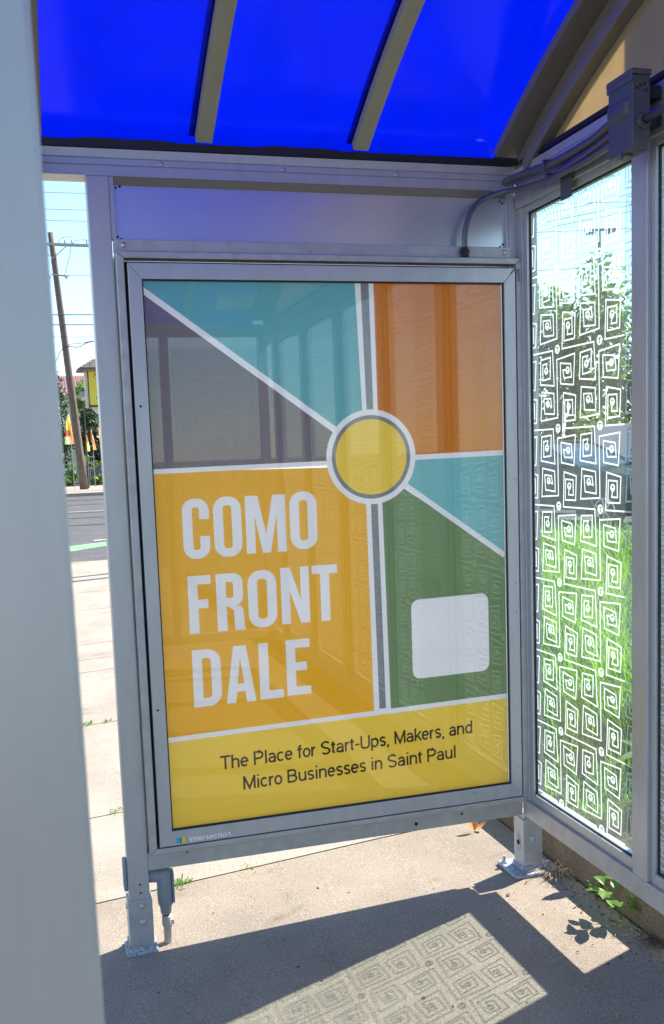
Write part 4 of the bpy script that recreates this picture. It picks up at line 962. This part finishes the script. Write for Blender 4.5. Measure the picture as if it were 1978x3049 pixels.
SG = thing('pylon_sign', (2.6, 47.3, .13), 'yellow box sign under a shingled roof, cut off by the left post', 'sign')
MB().box(1.37, 3.85, 46.92, 47.0, 4.40, 6.22).build('sign_face', M['signyellow'], SG)
MB().box(1.20, 1.33, 46.95, 47.7, 4.32, 6.15).build('side_panel', M['signcream'], SG)
sf = MB()
for a in ((1.33, 1.375, 4.33, 6.25), (3.83, 3.92, 4.33, 6.25)): sf.box(a[0], a[1], 46.89, 47.7, a[2], a[3])
sf.box(1.39, 3.83, 46.89, 47.7, 4.33, 4.42).box(1.39, 3.83, 47.02, 47.7, 4.42, 6.2)
sf.build('sign_frame', M['signbrown'], SG)
rf = MB(); e0, e1, ya, yb = .82, 4.4, 46.45, 48.2
rf.add([(e0, ya, 6.14), (e1, ya, 6.14), (e1, yb, 6.14), (e0, yb, 6.14), (1.75, 47.2, 6.78), (3.45, 47.2, 6.78), (e0, ya, 6.2), (e1, ya, 6.2), (e1, yb, 6.2), (e0, yb, 6.2)],
       [(3, 2, 1, 0), (0, 1, 7, 6), (1, 2, 8, 7), (2, 3, 9, 8), (3, 0, 6, 9), (6, 7, 5, 4), (7, 8, 5), (8, 9, 4, 5), (9, 6, 4)])
for k in range(1, 6):
    t = k / 6; zz = 6.2 + .58 * t; yy = ya + (47.2 - ya) * t; xa = e0 + (1.75 - e0) * t; xb = e1 - (e1 - 3.45) * t; x = xa
    rr = random.Random(k)
    while x < xb:
        w_ = rr.uniform(.16, .34); rf.obox((x + w_ / 2, yy - .06, zz + .005), (w_ / 2 * .94, 0, 0), (0, .09, .05), (0, -.008, .018)); x += w_
rf.build('roof', M['shingle'], SG)
lt_ = MB()
aa = [(2.15 + .55 * math.cos(R(t)), 5.72 + .33 * math.sin(R(t))) for t in range(165, 14, -10)]
for a, b2 in zip(aa, aa[1:]): lt_.add([(a[0], 46.915, a[1]), (b2[0], 46.915, b2[1]), (b2[0], 46.915, b2[1] + .05), (a[0], 46.915, a[1] + .05)], [(0, 1, 2, 3)])
lt_.add([(1.62, 46.915, 5.80), (1.9, 46.915, 5.66), (2.2, 46.915, 5.62), (2.2, 46.915, 5.56), (1.88, 46.915, 5.60)], [(0, 1, 2, 3, 4)])
lt_.poly([circ((1.78, 4.78), .06, 14), circ((1.78, 4.78), .035, 14, True)], lambda u, v: (u, 46.915, v))
lt_.build('emblem', M['signbrown'], SG)
MB().extr([(1.45, 4.33), (3.8, 4.33), (3.3, 4.0), (1.75, 4.0)], lambda p, q, t: (p, t, q), 46.98, 47.6).build('bracket', M['signcream'], SG)
MB().box(2.4, 2.75, 47.1, 47.45, .12, 4.0).build('post', M['signbrown'], SG)

for ch in SG.children: ch.location.x -= .13

LM = thing('area_lamp', (1.2, 52.0, .12), 'grey hooded lamp on a thin post between the pole and yellow sign', 'lamp')
MB().extr([(.97, 5.18), (1.38, 5.18), (1.33, 5.46), (1.02, 5.46)], lambda p, q, t: (p, t, q), 51.8, 52.2).build('hood', M['pale_steel'], LM)
MB().extr([(1.05, 5.18), (1.31, 5.18), (1.27, 4.98), (1.09, 4.98)], lambda p, q, t: (p, t, q), 51.85, 52.15).build('lamp_shade', M['signcream'], LM)
MB().tube([(1.2, 52.1, .1), (1.2, 52.1, 5.2)], .04, 8).build('post', M['bench_dark'], LM)

def flag(x, y, zb, zt, pts, cols, label):
    o = thing('banner_flag', (x, y, .12), label, 'flag', 'orange and white banner flags')
    MB().tube([(x, y, .1), (x - .02, y, zt)], .02, 6).build('pole', M['pale_steel'], o)
    fb = MB(); n = len(pts) - 1
    for i in range(n):
        (l0, r0, z0), (l1, r1, z1) = pts[i], pts[i + 1]
        for s_ in range(6):
            a, b2 = s_ / 6, (s_ + 1) / 6
            yo = lambda t, z: y + .06 * math.sin(9 * t + 2 * z)
            fb.add([(l0 + (r0 - l0) * a, yo(a, z0), z0), (l0 + (r0 - l0) * b2, yo(b2, z0), z0), (l1 + (r1 - l1) * b2, yo(b2, z1), z1), (l1 + (r1 - l1) * a, yo(a, z1), z1)], [(0, 1, 2, 3)], cols[i][s_ // 2])
    fb.build('cloth', [M['flagyellow'], M['orange'], M['flagwhite'], M['flagred']], o, fixn=False)
    return o
flag(.44, 53, 2.0, 4.5, [(.34, .38, 4.3), (.22, .45, 3.8), (.17, .50, 3.4), (.12, .54, 3.05), (.06, .60, 2.62)], [(0, 0, 2), (0, 0, 1), (3, 3, 1), (2, 2, 1)], 'large yellow, red and white banner flag left of the leaning pole')
flag(1.30, 53.3, 2.0, 3.3, [(1.24, 1.30, 3.2), (1.25, 1.40, 2.7), (1.30, 1.46, 2.2)], [(2, 1, 1), (2, 0, 2)], 'smallest banner flag, right next to the leaning pole')
flag(1.62, 53, 2.0, 3.5, [(1.53, 1.58, 3.36), (1.56, 1.70, 2.8), (1.62, 1.80, 2.25)], [(3, 1, 2), (2, 1, 1)], 'middle orange banner flag beneath the yellow sign')
flag(2.05, 53, 2.0, 3.65, [(1.97, 2.02, 3.52), (1.98, 2.11, 2.9), (2.03, 2.20, 2.28)], [(1, 2, 1), (1, 1, 2)], 'orange banner flag nearest to the left post')
def bench(x, y, z, w, label):
    o = thing('picnic_table', (x, y, .12), label, 'table', 'picnic tables in the far garden')
    MB().box(x - w / 2, x + w / 2, y - .4, y + .4, z - .06, z).build('tabletop', M['bench'], o)
    for s_ in (-1, 1):
        MB().box(x - w / 2, x + w / 2, y + s_ * .72 - .12, y + s_ * .72 + .12, z - .36, z - .31).build('seat', M['bench'], o)
        MB().tube([(x + s_ * w * .35, y - .8, .1), (x + s_ * w * .35, y + .1, z - .06)], .05, 6).tube([(x + s_ * w * .35, y + .8, .1), (x + s_ * w * .35, y - .1, z - .06)], .05, 6).build('leg', M['bench_dark'], o)
    return o
bench(1.15, 59.5, 1.55, 1.5, 'nearest weathered picnic table behind the leaning pole')
bench(1.3, 61.6, 1.95, 1.7, 'farther weathered picnic table showing above the nearest one')
bd = bmesh.new(); bmesh.ops.create_icosphere(bd, subdivisions=4, radius=1)
rr = random.Random(2)
for v in bd.verts:
    p = v.co.copy(); k = 1 + .10 * math.sin(4 * p.x + 1) + .07 * math.sin(7 * p.y + 3 * p.z) + .03 * math.sin(17 * p.x + 11 * p.z)
    v.co = Vector((p.x * .85 * k + 2.62, p.y * .6 * k + 60, max(-.1, p.z * .95 * k) + .55))
me = bpy.data.meshes.new('boulder'); bd.to_mesh(me); bd.free(); me.materials.append(M['boulder'])
bo = bpy.data.objects.new('boulder', me); COL.objects.link(bo); tag(bo, 'large grey boulder in the far garden beside the left post', 'boulder')
# foliage
def crown(mb, c, rad, n, size, rr, clumps=14, flat=1.0):
    c = Vector(c); cl = []
    for k in range(clumps):
        while True:
            v = Vector((rr.uniform(-1, 1), rr.uniform(-1, 1), rr.uniform(-1, 1)))
            if v.length < 1: break
        v = v.normalized() * (v.length ** .4) * .78
        cl.append((c + Vector((v.x * rad[0], v.y * rad[1], v.z * rad[2])), rr.uniform(.25, .5)))
    for k in range(n):
        p0, s_ = rr.choice(cl)
        v = Vector((rr.gauss(0, 1), rr.gauss(0, 1), rr.gauss(0, 1))).normalized() * rr.random() ** .33
        p = p0 + Vector((v.x * rad[0], v.y * rad[1], v.z * rad[2])) * s_
        nrm_ = (v + Vector((rr.gauss(0, .5), rr.gauss(0, .5), rr.gauss(.3, .5)))).normalized(); a = nrm_.orthogonal().normalized(); a = Matrix.Rotation(rr.uniform(0, 6.28), 3, nrm_) @ a; b_ = nrm_.cross(a)
        L = size * rr.uniform(.6, 1.3)
        mb.add([p - a * L, p + b_ * L * .5, p + a * L, p - b_ * L * .5], [(0, 1, 2, 3)])
def tree(name, base, h, rad, mat, label, n=3500, size=.16, seed=0, cat='tree', group=None, trunk_r=.16, low=.25):
    rr = random.Random(seed); base = Vector(base); o = thing(name, base, label, cat, group)
    cz = base.z + h - rad[2]
    tk = MB().tube([base, base + Vector((.1, 0, h * .35)), base + Vector((.05, .1, h * .7))], [trunk_r, trunk_r * .75, trunk_r * .35], 9)
    for k in range(7):
        a = k * 0.9 + rr.uniform(0, .5); z0 = base.z + h * rr.uniform(.25, .6)
        tk.tube([(base.x + .08, base.y, z0), (base.x + math.cos(a) * rad[0] * .35, base.y + math.sin(a) * rad[1] * .35, z0 + h * .14), (base.x + math.cos(a) * rad[0] * .75, base.y + math.sin(a) * rad[1] * .75, z0 + h * .22)], [trunk_r * .4, trunk_r * .25, .02], 6)
    tk.build('trunk', M['bark'], o)
    cr = MB(); crown(cr, (base.x, base.y, cz), rad, n, size, rr, clumps=22); cr.build('crown', M[mat], o, fixn=False)
    return o
TG_ = 'trees across the street'
tree('broadleaf_tree', (-.6, 67, .1), 8.4, (1.7, 1.6, 3.9), 'leaf_dark', 'dark tree touching the out-of-focus post across the street', 4200, .15, 1, group=TG_)
tree('broadleaf_tree', (2.6, 68, .1), 6.6, (2.0, 1.6, 3.0), 'leaf_dark', 'dark tree behind the yellow sign and lamp', 4200, .15, 2, group=TG_)
tree('broadleaf_tree', (1.9, 71, .1), 7.6, (.85, .9, 1.2), 'leaf_bright', 'bright yellow-green tree top below the red roof', 1100, .14, 3, group=TG_)
tree('broadleaf_tree', (6.5, 70, .1), 8.0, (3.0, 2.0, 3.6), 'leaf_mid', 'green tree hidden mostly behind the left post', 2500, .2, 4, group=TG_)
for k, (x, y, r_, mt, lab) in enumerate(((.45, 58.5, .5, 'leaf_bright', 'low green shrub left of the leaning pole base'), (1.75, 58.4, .42, 'leaf_bright', 'low green shrub right of the leaning pole base'), (2.4, 58.3, .45, 'leaf_bright', 'low green shrub in front of the grey boulder'), (.0, 60, .8, 'leaf_mid', 'taller shrub beside the large banner flag'), (1.9, 63, 1.3, 'leaf_bright', 'bushy shrub behind the orange banner flags'), (2.2, 61.5, .6, 'leaf_dark', 'dark shrub above the grey boulder'))):
    o = thing('garden_shrub', (x, y, .1), lab, 'shrub', 'shrubs in the far garden'); cr = MB(); crown(cr, (x, y, .1 + r_ * .75), (r_ * 1.2, r_, r_ * .8), 700, .09, random.Random(40 + k), 9); cr.build('foliage', M[mt], o, fixn=False)
    MB().tube([(x, y, .05), (x, y, r_ * .7)], .03, 6).build('stem', M['bark'], o)
BH = thing('house', (4.6, 82, .1), 'pale building with a ribbed red metal roof behind the trees', 'house')
MB().box(.9, 8.6, 80, 88, .1, 7.3).build('wall', M['signcream'], BH)
hr_ = MB(); hr_.add([(.4, 79.5, 7.25), (9.1, 79.5, 7.25), (9.1, 84, 9.15), (.4, 84, 9.15), (9.1, 88.5, 7.25), (.4, 88.5, 7.25)], [(0, 1, 2, 3), (3, 2, 4, 5), (0, 5, 4, 1), (0, 3, 5), (1, 4, 2)])
hr_.build('roof', M['whiteboard'], BH)
rb = MB()
for k in range(44): x = .5 + k * .2; rb.obox((x, 81.72, 8.24), (.04, 0, 0), (0, 2.26, .955), (0, -.02, .05))
rb.build('roof_seams', M['redroof'], BH)

# sign pair whose posts throw shadows on the sidewalk
for x, y, lab in ((.05, 10.55, 'steel sign post hidden behind the case, shading the sidewalk farther off'), (.05, 10.1, 'steel sign post hidden behind the case, shading the sidewalk nearer')):
    o = thing('sign_post', (x, y, 0), lab, 'post', 'sign posts at the kerb'); MB().tube([(x, y, -.05), (x, y, 2.2)], .06, 10).build('post', M['steel'], o); MB().box(x - .16, x + .16, y - .066, y - .061, 1.7, 2.15).build('plate', M['whiteboard'], o)

# ------------------------------------------------------------------ right side: car, sign, trees, wires, added shade pole
CARO = K0 + N2 * 2.35
CR = Vector((8.0, 11.85, 0)); o_ = (CR - K0)
A0 = o_.dot(E2); B0 = o_.dot(N2)
CAR = thing('parked_car', (CR.x, CR.y, 0), 'dark parked car with pale reflections beyond the grass bank', 'car')
EC = Vector((.34, -.94, 0)).normalized(); NC = Vector((.94, .34, 0)).normalized()
def cp_(a, b, z): p = CR + EC * a + NC * b; return (p.x, p.y, z)     # a forward from front axle, b away from the viewer
prof = [(.92, .28), (.95, .55), (.86, .80), (.55, .95), (-.35, 1.08), (-.75, 1.14), (-3.1, 1.12), (-3.42, 1.02), (-3.5, .7), (-3.45, .28), (-2.95, .24), (-2.85, .5), (-2.6, .66), (-2.35, .5), (-2.25, .24), (-.36, .24), (-.26, .5), (0, .67), (.26, .5), (.36, .24)]
body = MB(); hw = .86
def side(b, inset): return [cp_(a, b, z) for a, z in prof]
n = len(prof); L0 = side(-.0, 0); L1 = side(2 * hw, 0)
tris = tessellate_polygon([[Vector((a, z, 0)) for a, z in prof]])
body.add(L0 + L1, [tuple(t) for t in tris] + [tuple(n + i for i in reversed(t)) for t in tris] + [(i, (i + 1) % n, n + (i + 1) % n, n + i) for i in range(n)])
body.build('body', M['carpaint'], CAR, bevel=.05)
cab = [(-.62, 1.12), (-1.52, 1.56), (-2.5, 1.60), (-3.25, 1.12)]
cb = MB(); ins = .16
lo = [cp_(a, .03 if k in (0, 3) else ins, z) for k, (a, z) in enumerate(cab)]; hi = [cp_(a, 2 * hw - (.03 if k in (0, 3) else ins), z) for k, (a, z) in enumerate(cab)]
cb2 = MB().add([lo[0], hi[0], hi[1], lo[1]], [(0, 1, 2, 3)]); cb2.build('windshield', M['carglass'], CAR)
MB().add([lo[2], hi[2], hi[3], lo[3]], [(0, 1, 2, 3)]).build('rear_window', M['carglass'], CAR)
MB().add([cp_(-1.50, ins, 1.555), cp_(-2.52, ins, 1.595), cp_(-2.52, 2 * hw - ins, 1.595), cp_(-1.5, 2 * hw - ins, 1.555), cp_(-1.50, ins + .02, 1.60), cp_(-2.52, ins + .02, 1.635), cp_(-2.52, 2 * hw - ins - .02, 1.635), cp_(-1.5, 2 * hw - ins - .02, 1.60)], [(0, 1, 2, 3), (4, 5, 6, 7), (0, 1, 5, 4), (1, 2, 6, 5), (2, 3, 7, 6), (3, 0, 4, 7)]).build('car_roof', M['carpaint'], CAR, bevel=.015)
for sgn in (0, 1):
    q = lo if sgn == 0 else hi
    MB().add([q[0], q[1], q[2], q[3]], [(0, 1, 2, 3)]).build('side_window', M['carglass'], CAR)
    for (i, j) in ((0, 1), (2, 3)): MB().tube([q[i], q[j]], .035, 6).build('pillar', M['carpaint'], CAR)
    mid0 = Vector(q[0]).lerp(Vector(q[3]), .48); mid1 = Vector(q[1]).lerp(Vector(q[2]), .35); MB().tube([mid0, mid1], .035, 6).build('pillar', M['carpaint'], CAR)
for a in (-1.5, -2.5):
    for b in (.5, 1.22): MB().obox(cp_(a, b, 1.1), EC * .07, NC * .22, (0, 0, .32)).build('seat', M['seat'], CAR, bevel=.03)
for a in (0, -2.6):
    for b, sg in ((.0, -1), (2 * hw, 1)):
        wc = Vector(cp_(a, b + .09 * -sg, .33)); ax = NC * sg
        wh = MB().lathe(wc, ax, [(.22, -.08), (.32, -.09), (.335, -.06), (.335, .06), (.32, .09), (.235, .095), (.225, .06)], 30).build('wheel', M['tyre'], CAR, smooth=True)
        rm = MB(); rm.lathe(wc, ax, [(.225, .05), (.225, .085), (.205, .09), (.2, .03)], 30); rm.lathe(wc, ax, [(.0, .085), (.05, .085), (.055, .03)], 14)
        u_ = EC; v_ = Vector((0, 0, 1))
        for k in range(7):
            t = 2 * math.pi * k / 7; d = u_ * math.cos(t) + v_ * math.sin(t); s_ = d.cross(ax); rm.obox(wc + d * .125 + ax * .07, d * .085, s_ * .016, ax * .012)
        rm.build('rim', M['rim'], wh)
        MB().lathe(wc, ax, [(0, .02), (.21, .02)], 20).build('brake_disc', M['black'], wh)
MB().obox(cp_(.78, .12, .78), EC * .14, NC * .12, (0, 0, .06)).build('headlight', M['lamp'], CAR, bevel=.02)
MB().obox(cp_(.78, 1.6, .78), EC * .14, NC * .12, (0, 0, .06)).build('headlight', M['lamp'], CAR, bevel=.02)
MB().obox(cp_(-.85, -.09, 1.18), EC * .07, NC * .09, (0, 0, .065)).build('mirror', M['carpaint'], CAR, bevel=.02)
MB().obox(cp_(-1.45, -.006, .30), EC * .85, NC * .012, (0, 0, .03)).build('sill_bar', M['rim'], CAR)  # pale metallic bar along the sill
MB().obox(cp_(-1.75, -.01, .92), EC * .09, NC * .012, (0, 0, .015)).build('handle', M['rim'], CAR)
# board sign with text
BS = thing('notice_board', (11.1, 15.6, 0), 'white notice board with teal frame behind the dark car', 'sign')
fdir = Vector((.87, -.49, 0)).normalized(); fn_ = Vector((-.49, -.87, 0)).normalized(); bc = Vector((11.0, 15.55, 1.46))
MB().obox(bc, fdir * .72, fn_ * .02, (0, 0, .45)).build('board', M['whiteboard'], BS, bevel=.01)
for s_ in (-.5, .6): MB().obox(bc + fdir * s_ - fn_ * .05 + Vector((0, 0, -.5)), fdir * .03, fn_ * .03, (0, 0, .98)).build('post', M['steel'], BS)
bt = MB(); bfn = lambda u, v: tuple(bc + fdir * u + fn_ * .0225 + Vector((0, 0, v)))
bt.poly([rrect(-.02, .66, -.22, .36, .05), rrect(-.0, .64, -.20, .34, .04)[::-1]], bfn, 0)
bt.poly([rrect(.10, .32, .10, .26, .02), rrect(.13, .29, .13, .23, .01)[::-1]], bfn, 0)
text_mb('TREES', .10, lambda x, y: bfn(.10 + x, -.02 + y), 1, bt)
text_mb('WATER', .09, lambda x, y: bfn(.13 + x, -.15 + y), 1, bt)
text_mb('LAND', .09, lambda x, y: bfn(.13 + x, -.33 + y), 1, bt)
for v in (-.12, -.30): bt.poly([circ((.07, v), .025, 12)], bfn, 1)
bt.build('lettering', [M['teal'], M['ink']], BS, fixn=False)
TR = 'trees behind the parked car'
tree('broadleaf_tree', (12.6, 23.2, 0), 6.9, (1.9, 1.9, 3.2), 'leaf_mid', 'leafy tree seen through the glass close to the case frame', 5200, .11, 21, group=TR)
tree('broadleaf_tree', (14.5, 23.0, 0), 7.2, (1.6, 1.7, 3.5), 'leaf_mid', 'tallest leafy tree behind the windshield of the car', 5600, .11, 22, group=TR)
tree('broadleaf_tree', (17.0, 22.6, 0), 6.2, (1.7, 1.6, 2.6), 'leaf_mid', 'looser leafy tree beside the mullion above the notice board', 3000, .12, 23, group=TR)
tree('broadleaf_tree', (10.2, 23.6, 0), 6.4, (1.7, 1.7, 3.0), 'leaf_mid', 'leafy tree mostly hidden by the advertising case', 2600, .12, 24, group=TR)
for k, (x, y, r_, lab) in enumerate(((13.2, 20.4, 1.3, 'dark bush behind the cabin of the parked car'), (15.6, 19.2, 1.2, 'green bush behind the notice board'), (10.6, 21.5, 1.4, 'dark bush low behind the rear of the car'))):
    o = thing('roadside_bush', (x, y, 0), lab, 'shrub', 'bushes behind the parked car'); cr = MB(); crown(cr, (x, y, r_ * .95), (r_ * 1.5, r_, r_), 1700, .10, random.Random(60 + k), 12); cr.build('foliage', M['leaf_mid' if k != 1 else 'leaf_bright'], o, fixn=False)
    MB().tube([(x, y, -.05), (x, y, r_)], .05, 6).build('stem', M['bark'], o)
U2 = thing('utility_pole', (24.75, 38.0, 0), 'distant utility pole with an insulator crossarm above the trees', 'utility pole')
MB().tube([(24.75, 38.0, -.1), (24.72, 38.0, 11.55)], [.12, .07], 10).build('pole', M['polewood'], U2, smooth=True)
ca = MB().obox((24.72, 37.9, 11.5), Vector((1.0, -.27, 0)) * .72, (0, .05, 0), (0, 0, .05)).build('crossarm', M['polewood'], U2)
for k in range(8):
    t = (-.62 + .12 * k) if k < 4 else (.26 + .12 * (k - 4)); MB().lathe((24.72 + t, 37.9 - .27 * t, 11.45), (0, 0, -1), [(.04, 0), (.06, .06), (.04, .16), (0, .2)], 7).build('insulator', M['wire'], ca)
for (p, q), lab in zip((((21.8, 38.9, 12.83), (26.5, 37.6, 12.76)), ((21.8, 38.8, 12.2), (26.5, 37.6, 13.2)), ((21.76, 38.8, 11.88), (26.5, 37.6, 12.65)), ((21.74, 38.8, 11.6), (26.5, 37.55, 12.37)), ((21.73, 38.75, 11.5), (26.44, 37.5, 11.53)), ((21.6, 38.6, 9.71), (26.3, 37.3, 9.77))),
                    ('level thin wire highest behind the etched glass', 'wire climbing steepest to the right behind the glass', 'second of the climbing wires behind the etched glass', 'lowest of the climbing wires behind the etched glass', 'level wire carried by the insulator crossarm behind the glass', 'level wire just above the tree tops behind the glass')):
    p, q = Vector(p), Vector(q); d = q - p; wire(p - d * 4, q + d * 5, .0, .014, lab)
SP = thing('shade_pole', (.726, -.54, .12), 'unseen wooden stub pole added outside the glass wall to shade it', 'pole')  # unseen occluder, added to cast the shade edge on glass and gable
MB().tube([(.726, -.54, 0), (.726, -.54, 3.45)], [.205, .2], 24).build('pole', M['polewood'], SP, smooth=True)
